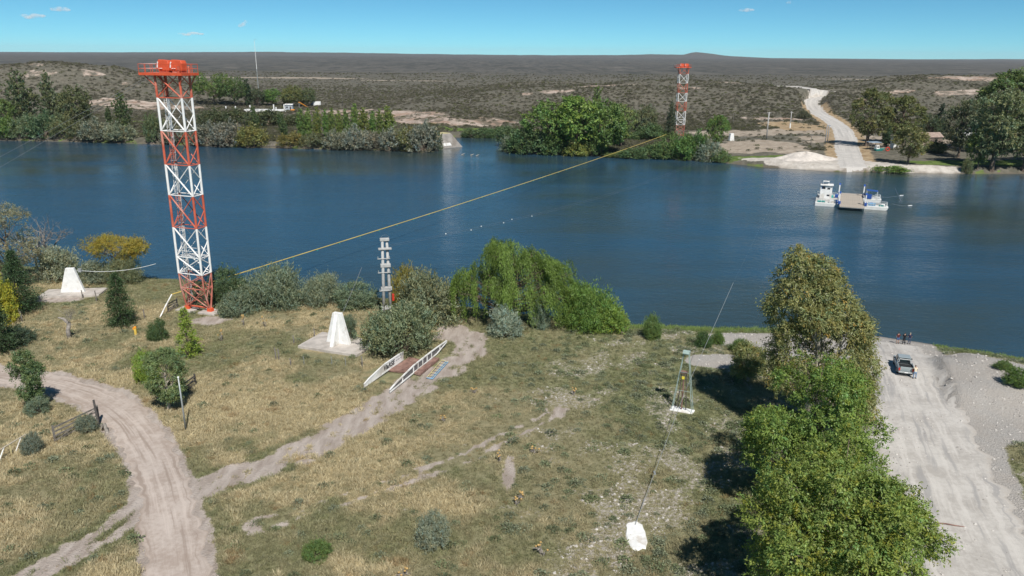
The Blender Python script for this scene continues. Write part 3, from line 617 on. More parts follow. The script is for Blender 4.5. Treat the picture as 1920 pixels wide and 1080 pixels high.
def leaves_on(clumps, n, ll, lw, g, droop=0.0, wind=(0, 0, 0), center=None, tips=None, amount=0, fill=.62, per=16, ls=None):
    """leaves gathered in sprays along short twigs that stick out of each clump"""
    C = np.array([c[:3] for c in clumps]); Rr = np.array([c[3] for c in clumps]); sq = np.array([c[4] if len(c) > 4 else 1.0 for c in clumps])
    m = max(8, n // per); p = Rr ** 2 / (Rr ** 2).sum(); i = g.choice(len(C), m, p=p)
    d = unit(g.normal(size=(m, 3)))
    if center is not None:
        o = unit(C[i] - np.asarray(center)[None]); s = (d * o).sum(1) < -.25; d[s] *= -1
    lump = .74 + .36 * vnoise(d[:, 0] * 2.3 + i * 3.1, d[:, 1] * 2.3 + d[:, 2] * 1.7 + i, 91)
    rad = (fill + (1.0 - fill) * g.random(m) ** .6) * lump
    P0 = C[i] + d * (Rr[i] * rad)[:, None] * np.column_stack([np.ones(m), np.ones(m), sq[i]])
    T0 = unit(d * .8 + g.normal(0, .45, (m, 3)) + np.array([0, 0, .25 - droop * .6])[None] + np.asarray(wind)[None])
    L0 = (ls or min(ll * 2.6, 1.15)) * g.uniform(.45, 1.5, m); tone = g.uniform(.72, 1.30, m); hue = g.normal(0, .09, m); tip = g.random(m) < amount
    k = np.repeat(np.arange(m), per); n = len(k); u = g.random(n)
    dd = d[k]; P = P0[k] + T0[k] * (L0[k] * u)[:, None] + g.normal(0, 1, (n, 3)) * (L0[k] * .20 * (1.1 - .6 * u))[:, None]
    P[:, 2] -= droop * .35 * L0[k] * u * u
    D = unit(T0[k] * .55 + g.normal(0, .6, (n, 3)) + np.array([0, 0, -droop])[None] + np.asarray(wind)[None])
    S = unit(np.cross(D, dd + np.array([0, 0, .35])[None] + g.normal(0, .5, (n, 3))))
    V, F = quads(P, D, S, ll * g.uniform(.65, 1.35, n), lw * g.uniform(.7, 1.3, n))
    kk = (tone[k] * g.uniform(.82, 1.18, n))[:, None]; col = np.ones((n, 3)) * kk * np.column_stack([1 + hue[k], np.ones(n), 1 - hue[k]])
    if tips is not None: col[tip[k]] = col[tip[k]] * .45 + np.asarray(tips)[None] * .55
    return V, F, np.repeat(np.clip(col, .1, 3), 4, axis=0)
def limbs(mb, base, top, r, clumps, g, lean=.15, n_main=None, bend=.25, thin=.35):
    base, top = Vector(base), Vector(top); pts = []
    for k in range(6):
        u = k / 5; q = base.lerp(top, u); q += Vector((g.normal(0, lean * .25), g.normal(0, lean * .25), 0)) * (1 if 0 < k else 0) * (top - base).length * .12; pts.append(q)
    mb.path(pts, [r * (1.25 if k == 0 else 1) * (1 - .65 * k / 5) for k in range(6)], 7)
    for c in clumps[:n_main or len(clumps)]:
        c0 = Vector(c[:3]); h = max(.25, min(.95, (c0.z - base.z) / max(.1, top.z - base.z) - g.uniform(.18, .42)))
        k = h * 5; a = pts[int(k)].lerp(pts[min(5, int(k) + 1)], k - int(k)); m = a.lerp(c0, .5) + Vector((g.normal(0, .06), g.normal(0, .06), -.06)) * (c0 - a).length * bend * 4
        rr0 = r * thin * (1 - .5 * h); mb.path([a, m, c0], [rr0, rr0 * .65, rr0 * .25], 5)
        for _ in range(2):
            e = c0 + Vector(g.normal(0, c[3] * .45, 3)); mb.path([m.lerp(c0, .4), e], [rr0 * .4, rr0 * .12], 4)
def mesh_pair(name, V, F, Cc, mb, bark):
    return np_mesh(name + '_crown', V, F, MLEAF, {'Col': Cc}), (mb.mesh(name + '_trunk', bark) if mb is not None else None)
def g_broad(name, H, W, seed, n=4000, ll=.5, lw=.25, cb=.25, ncl=26, cr=(.17, .27), droop=.2, bark=None, tips=None, amount=0, shape=1.0, sq=.85, flat=1.0, trunk_r=None, D=None, top_heavy=0.0, fill=.62, umin=.35, umax=1.0):
    g = np.random.default_rng(seed); D = D or W; cl = []; ch = (1 - cb) * H
    for k in range(ncl):
        d = g.normal(size=3); d /= np.linalg.norm(d); u = g.uniform(umin, umax) ** .5
        zz = d[2] * u; wz = 1 - top_heavy * zz if top_heavy else 1
        rad = g.uniform(*cr) * W
        cl.append((d[0] * u * (W / 2 - rad * .75) * wz, d[1] * u * (D / 2 - rad * .75) * wz, cb * H + ch * .5 + zz * (ch / 2 - rad * sq * .6) * flat, rad, sq))
    V, F, Cc = leaves_on(cl, n, ll, lw, g, droop, (0, 0, 0), (0, 0, cb * H + ch * .35), tips, amount, fill)
    mb = MB(); limbs(mb, (0, 0, -.4), (g.normal(0, .03) * W, g.normal(0, .03) * W, cb * H + ch * .55), trunk_r or .028 * H, cl, g)
    return mesh_pair(name, V, F, Cc, mb, bark or M['bark'])
def g_shrub(name, H, W, seed, n=3000, ll=.3, lw=.14, ncl=18, tips=None, amount=0, bark=None, up=.25, D=None, cr=(.18, .28)):
    g = np.random.default_rng(seed); cl = []; D = D or W
    for k in range(ncl):
        a = g.uniform(0, 6.283); u = g.random() ** .5; zr = g.random() * math.sqrt(max(0, 1 - u * u * .8)); rad = g.uniform(*cr) * W
        cl.append((math.cos(a) * u * (W / 2 - rad * .8), math.sin(a) * u * (D / 2 - rad * .8), max(rad * .55, zr * (H - rad * .8)), rad, min(1.1, .9 * H / W + .15)))
    V, F, Cc = leaves_on(cl, n, ll, lw, g, -up, (0, 0, 0), (0, 0, H * .1), tips, amount, .5)
    V[:, 2] = np.maximum(V[:, 2], -.02)
    mb = MB()
    for c in cl: mb.path([(c[0] * .15, c[1] * .15, -.2), (c[0] * .6, c[1] * .6, c[2] * .55), c[:3]], [.022 * H, .015 * H, .006 * H], 5)
    return mesh_pair(name, V, F, Cc, mb, bark or M['bark'])
def g_poplar(name, H, W, seed, n=2600, ll=.5, lw=.26, bark=None, lean=0.0, cb=.06, spread=.5):
    g = np.random.default_rng(seed); cl = []; nc = 26
    for k in range(nc):
        u = (k + g.uniform(-.4, .4)) / nc; u = min(max(u, .02), .97); prof = math.sin(math.pi * (u * .82 + .12)) ** .7 * (1 - .35 * u)
        a = g.uniform(0, 6.283); rad = W * .5 * prof * g.uniform(.72, .95); off = W * .5 * prof * spread * .7 * g.random()
        cl.append((math.cos(a) * off + lean * u * u * H, math.sin(a) * off, cb * H + (1 - cb) * H * u * .98, rad, 1.7))
    V, F, Cc = leaves_on(cl, n, ll, lw, g, -.7, (lean * 1.2, 0, .8), None, None, 0, .45, 10, .55); V[:, 2] = np.maximum(V[:, 2], .03 * H)
    mb = MB(); mb.path([(0, 0, -.3), (lean * .1 * H, 0, H * .4), (lean * .8 * H, 0, H * .93)], [.022 * H, .014 * H, .003 * H], 6)
    for c in cl[::2]: mb.path([(lean * (c[2] / H) ** 2 * H * .6, 0, max(.1, c[2] - .12 * H)), c[:3]], [.006 * H, .002 * H], 4)
    return mesh_pair(name, V, F, Cc, mb, bark or M['bark'])
def g_conifer(name, H, W, seed, levels=34, per=11, sprays=15, ll=.34, lw=.13, droop=.25, prof=.9, cb=.03, bark=None, tips=None, amount=0, open_=0.0):
    g = np.random.default_rng(seed); Ps, Ds = [], []; mb = MB(); mb.path([(0, 0, -.3), (0, 0, H * .5), (0, 0, H * .97)], [.026 * H, .016 * H, .003 * H], 7)
    for k in range(levels):
        u = (k + g.uniform(-.3, .3)) / levels; u = min(max(u, 0), .985); z = cb * H + (1 - cb) * H * u
        R0 = W * .5 * ((1 - u) ** prof) * (.55 + .45 * min(1, (u + .06) / .14)); m = max(4, int(per * (.45 + .55 * (1 - u))))
        for j in range(m):
            a = g.uniform(0, 6.283); Lr = R0 * g.uniform(.62, 1.12) * (1 if g.random() > open_ else .6); e = np.array([math.cos(a), math.sin(a), 0])
            s = g.uniform(.25, 1.0, sprays); rise = g.uniform(.0, .3) - droop * s
            P = np.array([0, 0, z])[None] + e[None] * (s * Lr)[:, None] + np.column_stack([np.zeros(sprays), np.zeros(sprays), rise * Lr])
            P += g.normal(0, .05 * W * .35, P.shape)
            D = unit(e[None] * .8 + g.normal(0, .55, (sprays, 3)) + np.array([0, 0, .25 - droop])[None]); Ps.append(P); Ds.append(D)
            if j % 3 == 0: mb.path([(0, 0, z), tuple(np.array([0, 0, z]) + e * Lr * .7 + np.array([0, 0, (.15 - droop * .7) * Lr]))], [.006 * H * (1 - u) + .004, .003], 4)
    P, D = np.concatenate(Ps), np.concatenate(Ds); n = len(P)
    S = unit(np.cross(D, np.array([0, 0, 1.0])[None] + g.normal(0, .7, (n, 3))))
    P[:, 2] = np.maximum(P[:, 2], .05)
    V, F = quads(P, D, S, ll * g.uniform(.6, 1.4, n), lw * g.uniform(.7, 1.3, n)); V[:, 2] = np.maximum(V[:, 2], .02)
    return mesh_pair(name, V, F, leaf_cols(g, n, tips, amount, .22), mb, bark or M['bark'])
def g_willow(name, H, W, seed, strands=1500, per=13, D=None, ll=.42, lw=.11, lobes=None):
    g = np.random.default_rng(seed); D = D or W; mb = MB()
    lobes = lobes or [(0, 0, H * .68, W * .3)]
    cl = []
    for (lx, ly, lz, lr) in lobes:
        for k in range(9):
            d = g.normal(size=3); d /= np.linalg.norm(d); d[2] = abs(d[2]) * .9
            cl.append((lx + d[0] * lr * .8, ly + d[1] * lr * .8, lz + d[2] * lr * .75, lr * g.uniform(.35, .5)))
    C = np.array([c[:3] for c in cl]); Rr = np.array([c[3] for c in cl])
    nl = strands // 13; i = g.choice(len(C), nl, p=Rr ** 2 / (Rr ** 2).sum()); d = unit(g.normal(size=(nl, 3))); d[:, 2] = np.abs(d[:, 2]) * .9 + .05
    lk = np.repeat(np.arange(nl), 13); strands = len(lk); st = (C[i] + d * Rr[i][:, None])[lk] + g.normal(0, .20, (strands, 3))
    out = st[:, :2] - np.array([np.average(C[:, 0]), np.average(C[:, 1])])[None]; out = out / np.maximum(np.linalg.norm(out, axis=1, keepdims=True), .01)
    Ls = g.uniform(1.8, 6.4, nl)[lk] * g.uniform(.75, 1.1, strands); Ls = np.minimum(Ls, st[:, 2] - .2)
    Ps, Ds = [], []
    for k in range(per):
        u = (k + .5) / per * Ls; run = .9 * (1 - np.exp(-u / .9)); fall = np.maximum(0, u - .5 * (1 - np.exp(-u / .5)))
        P = st + np.column_stack([out[:, 0] * run * .9, out[:, 1] * run * .9, -fall]) + g.normal(0, .09, (strands, 3)) + np.column_stack([.16 * u, np.zeros(strands), np.zeros(strands)])
        D_ = unit(np.column_stack([out[:, 0] * .35 + .15, out[:, 1] * .35, -.4 - .7 * np.minimum(1, u / 1.2)]) + g.normal(0, .22, (strands, 3))); Ps.append(P); Ds.append(D_)
    P, D_ = np.concatenate(Ps), np.concatenate(Ds); n = len(P); P[:, 2] = np.maximum(P[:, 2], .15)
    S = unit(np.cross(D_, g.normal(size=(n, 3)))); V, F = quads(P, D_, S, ll * g.uniform(.7, 1.3, n), lw * g.uniform(.7, 1.3, n)); V[:, 2] = np.maximum(V[:, 2], .02)
    col = np.repeat(np.tile(g.uniform(.62, 1.38, nl)[lk] * g.uniform(.88, 1.12, strands), per)[:, None] * g.uniform(.85, 1.15, (n, 1)) * np.ones((1, 3)), 4, axis=0)
    limbs(mb, (0, 0, -.4), (0, 0, H * .6), .045 * H, cl, g, .3)
    return mesh_pair(name, V, F, col, mb, M['bark'])
def g_bare(name, H, W, seed, n=9, stem=.03, depth=4):
    g = np.random.default_rng(seed); mb = MB()
    def grow(p, d, L, r, k):
        q = p + d * L; mb.path([p, p.lerp(q, .5) + Vector(g.normal(0, .06 * L, 3)), q], [r, r * .8, r * .6], 5 if k < 2 else 3)
        if k >= depth: return
        for _ in range(int(g.integers(2, 4))):
            nd = (d + Vector(g.normal(0, .55, 3)) + Vector((0, 0, .12))).normalized(); grow(q, nd, L * g.uniform(.6, .8), r * .58, k + 1)
    for _ in range(n):
        grow(Vector((g.normal(0, .03 * W), g.normal(0, .03 * W), -.1)), Vector((g.normal(0, .35) * W / H, g.normal(0, .35) * W / H, 1)).normalized(), H * .34, stem * H, 0)
    return mb.mesh(name + '_branches', M['deadwood'])
def plant(name, label, cat, loc, pair, color, scale=(1, 1, 1), rz=0, group=None):
    o = thing(name, label, cat, loc, rz, group); o.scale = scale
    c = link(bpy.data.objects.new('crown' if 'tree' in cat else 'foliage', pair[0]), o); c.color = (*color, 1)
    if pair[1] is not None: link(bpy.data.objects.new('trunk' if 'tree' in cat else 'stems', pair[1]), o)
    return o
def spot(px, pyb, pyt, wpx):
    p = gp(px, pyb); return p, top_z(p, pyt) - p.z, wpx * m_per_px(p)
# ---- near bank, right: the big trees by the gravel road
p = at(1522, 812, 0); p.z = hz(p.x, p.y); H = top_z(p, 472) - p.z
def euc_clumps():
    g = np.random.default_rng(77); rows = [(1.0, -2.0, 0, 1.3), (.96, -1.0, .2, 1.5), (.93, .6, .2, 1.7), (.90, -2.6, .3, 1.5), (.84, -2.8, -.6, 1.8), (.85, 1.4, .4, 2.0), (.84, -.8, -.8, 2.0), (.76, 2.4, -.3, 1.8), (.72, -3.2, .5, 1.8), (.66, 3.0, -1.2, 1.9), (.74, -.6, -1.6, 2.0), (.70, .2, -1.2, 2.1), (.62, 3.4, .3, 1.9), (.60, -3.0, -.4, 1.7),
          (.60, 1.2, 1.6, 2.1), (.52, 3.8, -.5, 1.9), (.50, -3.6, .8, 1.6), (.52, 1.6, -2.2, 2.0), (.45, -2.2, -1.4, 1.6), (.42, 3.9, .8, 1.8), (.40, 2.4, -2.4, 1.8), (.36, -4.0, -.3, 1.3), (.34, 3.8, -1.4, 1.7), (.30, 3.4, -2.2, 1.6), (.32, -2.2, 1.8, 1.4), (.26, 4.2, .4, 1.5), (.58, 0, 3.2, 1.8), (.44, .8, 3.0, 1.7), (.24, 3.8, 1.6, 1.4), (.20, 4.0, -1.0, 1.3)]
    out = []
    for f, x, y, r in rows:
        x -= 2.5 * (f - .3); out.append((x, y, f * H - r * .6, r, .95))
        for _ in range(2): out.append((x + g.uniform(-.9, .7) * r, y + g.uniform(-.9, .9) * r, f * H - r * .6 + g.uniform(-.9, .9) * r, r * .5, 1.0))
    return out
g = np.random.default_rng(5); cl = euc_clumps()
V, F, Cc = leaves_on(cl, 80000, .30, .10, g, .6, (.15, 0, 0), (0, 0, H * .5), (2.0, 1.1, .6), .04, .66)
mb = MB(); limbs(mb, (0, 0, -.5), (-.9, 0, H * .72), .42, cl[::2], g, .5, thin=.42)
plant('eucalyptus_tree', 'tallest eucalyptus with olive crown and pale limbs beside the gravel road', 'tree', p, mesh_pair('eucalyptus', V, F, Cc, mb, M['palebark']), (.135, .138, .056))
p = at(1512, 955, 0); p.z = hz(p.x, p.y); H = top_z(p, 682) - p.z; W = 240 * m_per_px(p + Vector((0, 0, H * .6)))
plant('broadleaf_tree', 'dense bright green tree between the tall eucalyptus and the nearest tree', 'tree', p, g_broad('broadleaf_mid', H, W, 21, 70000, .23, .10, .10, 56, (.06, .19), .45, tips=(1.5, 1.0, .5), amount=.06, fill=.62, umin=.15, umax=1.4), (.100, .145, .036))
p = at(1548, 1185, 0); p.z = hz(p.x, p.y); H = top_z(p, 846) - p.z; W = 335 * m_per_px(p + Vector((0, 0, H * .6)))
plant('broadleaf_tree', 'widest green tree nearest the camera, cut off by the bottom edge', 'tree', p, g_broad('broadleaf_near', H, W, 29, 125000, .22, .095, .06, 100, (.05, .155), .45, tips=(1.5, 1.05, .5), amount=.08, fill=.62, umin=.12, umax=1.35), (.116, .150, .038))
p = at(1402, 712, 0); p.z = hz(p.x, p.y); H = top_z(p, 640) - p.z
plant('eucalyptus_sapling', 'small sparse eucalyptus left of the tall one', 'tree', p, g_broad('eucalyptus_small', H, 4.2, 31, 12000, .26, .09, .02, 18, (.14, .24), .6, bark=M['palebark'], tips=(2.2, 1.3, .6), amount=.04), (.125, .135, .055))
p = at(1560, 745, 0); p.z = hz(p.x, p.y)
# ---- willow and thicket on the near shore
p = at(958, 612, -.6); p.z = hz(p.x, p.y); H = top_z(p, 440) - p.z
wm = g_willow('weeping_willow', H, 17, 3, 5200, 14, ll=.34, lw=.075, lobes=[(-1.2, 0, H * .64, 4.2), (-4.6, .5, H * .44, 3.3), (2.6, 1, H * .58, 3.6), (6.0, 1.5, H * .50, 3.2), (-.6, -2.4, H * .42, 2.8), (-7.2, 0, H * .34, 2.0), (4.8, -1.4, H * .36, 2.6), (8.0, .5, H * .34, 2.0)])
plant('weeping_willow', 'large weeping willow with trailing green branches on the near shore', 'tree', p, wm, (.085, .125, .028))
NEAR = {}
def near_proto(key, fn, *a, **k):
    if key not in NEAR: NEAR[key] = fn(key, *a, **k)
    return NEAR[key]
OL, GR, SV, YG, DK, BL = (.105, .120, .060), (.075, .115, .032), (.165, .175, .125), (.150, .150, .035), (.034, .055, .028), (.115, .145, .105)
def nshrub(name, label, px, pyb, pyt, wpx, color, var=0, group=None, rz=None, cat='shrub', dens=1):
    p, H, W = spot(px, pyb, pyt, wpx); H += .2
    pr = [lambda: near_proto('round_shrub', g_shrub, 3.0, 4.0, 11, 15000, .17, .065, 26), lambda: near_proto('upright_shrub', g_shrub, 4.0, 3.6, 12, 15000, .20, .06, 24, up=.6),
          lambda: near_proto('loose_shrub', g_shrub, 3.2, 4.4, 13, 14000, .19, .065, 20, up=.35), lambda: near_proto('feathery_shrub', g_shrub, 3.6, 4.4, 14, 16000, .26, .05, 30, up=.9)][var]()
    a = [(3.0, 4.0), (4.0, 3.6), (3.2, 4.4), (3.6, 4.4)][var]
    return plant(name, label, cat, p, pr, color, (W / a[1], W / a[1], H / a[0]), rz if rz is not None else (px * 1.7) % 6.28, group)
GB = 'shrubs along the near shore'
nshrub('river_shrub', 'rounded grey-green shrub beside the foot of the lattice tower', 445, 590, 545, 62, (.115, .140, .095), 0, GB)
nshrub('river_shrub', 'dark tall shrub right behind the tower foot', 432, 570, 497, 70, (.055, .080, .038), 1, GB)
nshrub('river_shrub', 'broad grey-green shrub on the shore, second from the tower', 518, 574, 508, 112, (.115, .138, .092), 3, GB)
nshrub('river_shrub', 'pale feathery shrub on the shore, third from the tower', 606, 570, 520, 74, (.140, .160, .110), 3, GB)
nshrub('river_shrub', 'darker shrub left of the concrete pole on the shore', 668, 574, 528, 78, (.100, .128, .080), 1, GB)
nshrub('olive_bush', 'large grey-olive bush in front of the concrete pole', 752, 658, 558, 134, (.120, .140, .082), 2)
nshrub('olive_bush', 'tall grey-olive bush between the pole and the willow', 806, 604, 498, 110, (.125, .135, .080), 2)
nshrub('yellow_bush', 'yellowish bush showing behind the concrete pole', 764, 586, 492, 62, (.150, .130, .035), 1)
nshrub('river_shrub', 'small dark shrub beside the white fin anchor', 652, 640, 588, 36, (.090, .115, .075), 1)
nshrub('green_thicket', 'green thicket trailing down right of the willow', 1096, 612, 540, 110, (.085, .135, .032), 3)
nshrub('green_thicket', 'bright low thicket at the right end of the willow', 1142, 620, 566, 74, (.115, .165, .035), 0)
nshrub('silver_sapling', 'blue-grey leafy sapling in front of the willow', 946, 630, 568, 60, (.175, .205, .165), 1)
nshrub('silver_sapling', 'small blue-grey sapling at the willow base on the right', 1012, 616, 566, 34, (.150, .185, .140), 1)
nshrub('yellow_sapling', 'slim yellow-green sapling in front of the right thicket', 1072, 612, 540, 30, (.150, .180, .045), 1)
nshrub('shore_sapling', 'lone green sapling on the shore right of the thicket', 1222, 634, 588, 34, (.085, .125, .040), 1)
nshrub('shore_bush', 'small dark green bush in the reeds left of the pebble beach', 1318, 650, 622, 30, (.050, .085, .030), 0)
nshrub('shore_bush', 'small tufted bush at the left edge of the pebble beach', 1345, 646, 622, 26, (.075, .115, .032), 0)
nshrub('shore_bush', 'grassy bush at the upper edge of the pebble beach', 1385, 660, 636, 34, (.075, .115, .032), 0)
nshrub('sprawling_bush', 'sprawling grey thorny bush in the foreground meadow', 812, 1022, 962, 60, (.165, .180, .135), 2)
nshrub('low_bush', 'small bright green bush in the foreground grass', 596, 1046, 1016, 52, (.085, .125, .040), 0)
nshrub('low_bush', 'dark low bush at the left meadow edge', 30, 645, 612, 66, (.050, .070, .045), 0)
nshrub('gate_bush', 'grey thorn bush growing through the wooden gate', 164, 810, 776, 36, (.125, .140, .105), 2)
nshrub('gate_bush', 'small grey thorn bush at the end of the pole rail', 62, 850, 812, 36, (.120, .135, .105), 2)
nshrub('agave_bush', 'spiky grey-green plant under the small roadside tree', 72, 776, 744, 40, (.115, .140, .095), 1)
nshrub('roadside_bush', 'bright yellow-green bush behind the roadside tree', 277, 716, 655, 44, (.130, .180, .035), 1)
nshrub('low_bush', 'small dark green bush at the foot of the yellow hose', 298, 638, 596, 36, (.055, .085, .035), 1)
nshrub('shore_bush', 'silvery leafy bush left of the white trapezoid anchor', 112, 526, 455, 70, (.165, .175, .120), 1)
nshrub('shore_bush', 'grey-green bush right behind the white trapezoid anchor', 182, 530, 484, 62, (.135, .150, .105), 1)
nshrub('shore_bush', 'low olive bush under the yellow umbrella tree', 236, 530, 486, 60, (.125, .135, .075), 3)
nshrub('yellow_bush', 'yellow-green bush at the left picture edge', -2, 606, 520, 76, (.210, .205, .030), 0)
nshrub('embankment_shrub', 'grassy shrub on the gravel bank at the right edge', 1905, 720, 690, 46, (.070, .110, .030), 0)
nshrub('embankment_shrub', 'small shrub on the gravel bank nearer the river', 1880, 692, 678, 34, (.075, .110, .035), 0)
# near trees on the left
p, H, W = spot(24, 540, 384, 112)
plant('silver_tree', 'tall grey-leaved tree at the left edge of the near shore', 'tree', p, g_broad('silver_tree', H, W, 41, 26000, .24, .09, .15, 30, (.14, .22), .1), (.165, .160, .105))
p, H, W = spot(85, 515, 415, 60)
o = thing('bare_tree', 'leafless grey tree right of the silver tree on the shore', 'tree', p); link(bpy.data.objects.new('branches', g_bare('bare_tree', H, 5, 8, 4, .03, 5)), o)
p, H, W = spot(222, 526, 436, 124)
plant('umbrella_tree', 'wide flat yellow-olive tree leaning over the near shore', 'tree', p, g_broad('umbrella_tree', H, W, 43, 24000, .24, .07, .42, 34, (.12, .18), .1, flat=.7, sq=.6, D=W * .7), (.190, .155, .030))
p, H, W = spot(40, 586, 470, 96)
plant('cypress_tree', 'dark cypress left of the white trapezoid anchor', 'tree', p, g_conifer('cypress_dark', H, W, 3, 46, 18, 20, .30, .10, .1, .75), (.040, .068, .032))
p, H, W = spot(0, 662, 545, 84)
plant('cypress_tree', 'dark cypress cut by the left picture edge above the road', 'tree', p, g_conifer('cypress_edge', H, W, 5, 44, 18, 18, .30, .10, .1, .8), (.042, .066, .032))
p, H, W = spot(229, 612, 512, 70)
plant('cypress_tree', 'dark green conifer standing alone left of the lattice tower', 'tree', p, g_conifer('cypress_alone', H, W, 7, 46, 18, 18, .26, .09, .05, .62), (.045, .072, .032))
p, H, W = spot(354, 668, 576, 60)
plant('cedar_tree', 'light yellow-green young cedar in front of the tower', 'tree', p, g_conifer('cedar_light', H, W, 9, 22, 11, 18, .34, .10, .25, .72), (.145, .190, .035))
p, H, W = spot(317, 768, 648, 76)
plant('roadside_tree', 'grey-green tree with a pale trunk beside the metal post', 'tree', p, g_broad('roadside_tree', H, W, 47, 22000, .18, .08, .14, 26, (.15, .24), .3, bark=M['palebark'], tips=(1.6, 1.5, 1.4), amount=.08), (.095, .125, .055))
p, H, W = spot(60, 766, 662, 58)
plant('roadside_tree', 'small upright tree on the inner bend of the dirt road', 'tree', p, g_broad('bend_tree', H, W, 49, 17000, .17, .08, .16, 22, (.17, .26), .1, tips=(1.7, 1.6, 1.5), amount=.07), (.075, .105, .045))
# ---- far bank
FP = {'shrub': (g_shrub('far_shrub', 5, 7, 61, 5000, .46, .22, 18), (5, 7)), 'shrub2': (g_shrub('far_bush', 6, 7, 62, 5000, .48, .21, 20, up=.5), (6, 7)),
      'broad': (g_broad('far_broad', 14, 13, 63, 8000, .65, .32, .12, 30, (.13, .22), .2), (14, 13)), 'broad2': (g_broad('far_broad_loose', 16, 13, 64, 8000, .65, .30, .2, 24, (.13, .22), .4), (16, 13)),
      'euc': (g_broad('far_eucalyptus', 24, 15, 65, 12000, .65, .30, .16, 40, (.10, .18), .5, top_heavy=.25), (24, 15)), 'poplar': (g_poplar('far_poplar', 18, 5, 66, 4500, .55, .28), (18, 5)),
      'poplar2': (g_poplar('far_poplar_loose', 18, 6, 67, 4500, .6, .28, spread=1.0), (18, 6)), 'bent': (g_poplar('far_poplar_bent', 16, 4, 68, 3500, .5, .26, lean=-.10), (16, 4)),
      'conifer': (g_conifer('far_conifer', 20, 9, 69, 30, 10, 8, 1.0, .45, .2, .8), (20, 9)), 'cypress': (g_poplar('far_cypress', 16, 3.5, 70, 1800, .6, .3, spread=.25), (16, 3.5)), 'umbrella': (g_broad('far_umbrella', 18, 30, 71, 12000, .7, .34, .22, 40, (.10, .16), .2, sq=.7), (18, 30))}
def ftree(kind, name, label, px, pyb, pyt, wpx, color, cat='tree', group=None):
    p, H, W = spot(px, pyb, pyt, wpx); pr, (h0, w0) = FP[kind]; H = max(H, .8)
    return plant(name, label, cat, p, pr, color, (W / w0, W / w0, H / h0), (px * 2.3) % 6.28 if kind != 'bent' else 0, group)
ORD = ['first', 'second', 'third', 'fourth', 'fifth', 'sixth', 'seventh', 'eighth', 'ninth', 'tenth', 'eleventh', 'twelfth', 'thirteenth', 'fourteenth', 'fifteenth', 'sixteenth', 'seventeenth', 'eighteenth', 'nineteenth', 'twentieth']
GF = 'trees on the far bank'; GS = 'shrubs on the far bank'
ftree('poplar2', 'white_poplar', 'tall silvery poplar near the left edge across the river', 46, 240, 134, 60, (.082, .098, .050), group=GF)
ftree('poplar2', 'white_poplar', 'slim silvery poplar right of the tallest one across the river', 100, 238, 138, 40, (.080, .095, .048), group=GF)
ftree('broad', 'dense_tree', 'dense dark olive tree beside the silvery poplars across the river', 144, 246, 160, 64, (.066, .075, .034), group=GF)
ftree('broad2', 'bright_tree', 'bright green tree at the left edge across the river', 6, 246, 185, 50, (.085, .120, .036), group=GF)
ftree('poplar', 'small_poplar', 'smaller of two dark poplars left of the tower across the river', 206, 238, 198, 15, (.055, .078, .032), group=GF)
ftree('poplar2', 'small_poplar', 'larger of two dark poplars left of the tower across the river', 232, 244, 176, 36, (.066, .090, .038), group=GF)
for k, (x, yb, yt, w, c, v) in enumerate([(14, 258, 218, 44, GR, 'shrub2'), (50, 258, 214, 52, (.080, .105, .055), 'shrub2'), (85, 258, 210, 50, (.058, .090, .045), 'shrub'), (118, 257, 214, 44, (.095, .105, .050), 'shrub2'), (150, 260, 226, 44, (.080, .088, .045), 'shrub'),
        (184, 262, 222, 56, (.120, .126, .092), 'shrub'), (228, 264, 230, 50, (.125, .135, .090), 'shrub'), (292, 266, 212, 34, (.075, .095, .045), 'shrub2'), (326, 268, 228, 42, (.120, .120, .088), 'shrub')]):
    ftree(v, 'bank_shrub', 'shrub on the far bank left of the tower, %s from the left edge' % ORD[k], x, yb, yt, w, c, 'shrub', GS)
for k, (x, yb, yt, w, c, v) in enumerate([(388, 271, 230, 56, (.118, .120, .094), 'shrub'), (432, 273, 226, 62, (.112, .110, .088), 'shrub'), (476, 273, 234, 56, (.110, .108, .036), 'shrub'), (546, 275, 248, 46, (.120, .105, .036), 'shrub'), (585, 276, 250, 44, (.085, .092, .048), 'shrub2'), (630, 278, 244, 50, (.120, .124, .090), 'shrub'),
        (670, 280, 236, 50, (.135, .142, .115), 'shrub'), (704, 281, 246, 40, (.130, .125, .095), 'shrub2'), (734, 281, 240, 48, (.130, .137, .110), 'shrub'), (762, 281, 236, 46, (.110, .112, .050), 'shrub2'), (792, 283, 230, 62, (.128, .134, .108), 'shrub'), (816, 280, 240, 26, (.050, .072, .034), 'shrub2')]):
    ftree(v, 'bank_shrub', 'shrub on the far bank right of the tower, %s towards the abutment' % ORD[k], x, yb, yt, w, c, 'shrub', GS)
for k, (x, yb, yt, w) in enumerate([(482, 246, 196, 17), (534, 262, 209, 20)]):
    ftree('bent', 'bent_poplar', ['wind-bent poplar below the white wall', 'wind-bent poplar left of the poplar row'][k], x, yb, yt, w, (.060, .088, .036), group=GF)
for k, (x, yt, w) in enumerate([(566, 206, 18), (580, 205, 15), (597, 202, 18), (612, 207, 15), (624, 204, 15), (637, 210, 15), (650, 206, 15), (667, 196, 17), (683, 203, 22), (700, 210, 14), (713, 205, 16), (729, 201, 24)]):
    ftree('poplar', 'row_poplar', 'slender poplar in the far bank row, %s from the left' % ORD[k], x, 262 - k * .3, yt - 3, w * 1.25, (.092 + .014 * (k % 3), .138 + .014 * (k % 2), .042), group='poplar row on the far bank')
ftree('umbrella', 'spreading_tree', 'large spreading green tree behind the lattice tower top', 402, 195, 134, 92, (.078, .112, .032), group=GF)
ftree('umbrella', 'spreading_tree', 'dark domed tree left of the pointed cypress', 440, 198, 140, 70, (.056, .086, .030), group=GF)
ftree('cypress', 'pointed_cypress', 'pointed dark cypress beside the domed tree', 466, 200, 148, 18, (.036, .056, .030), group=GF)
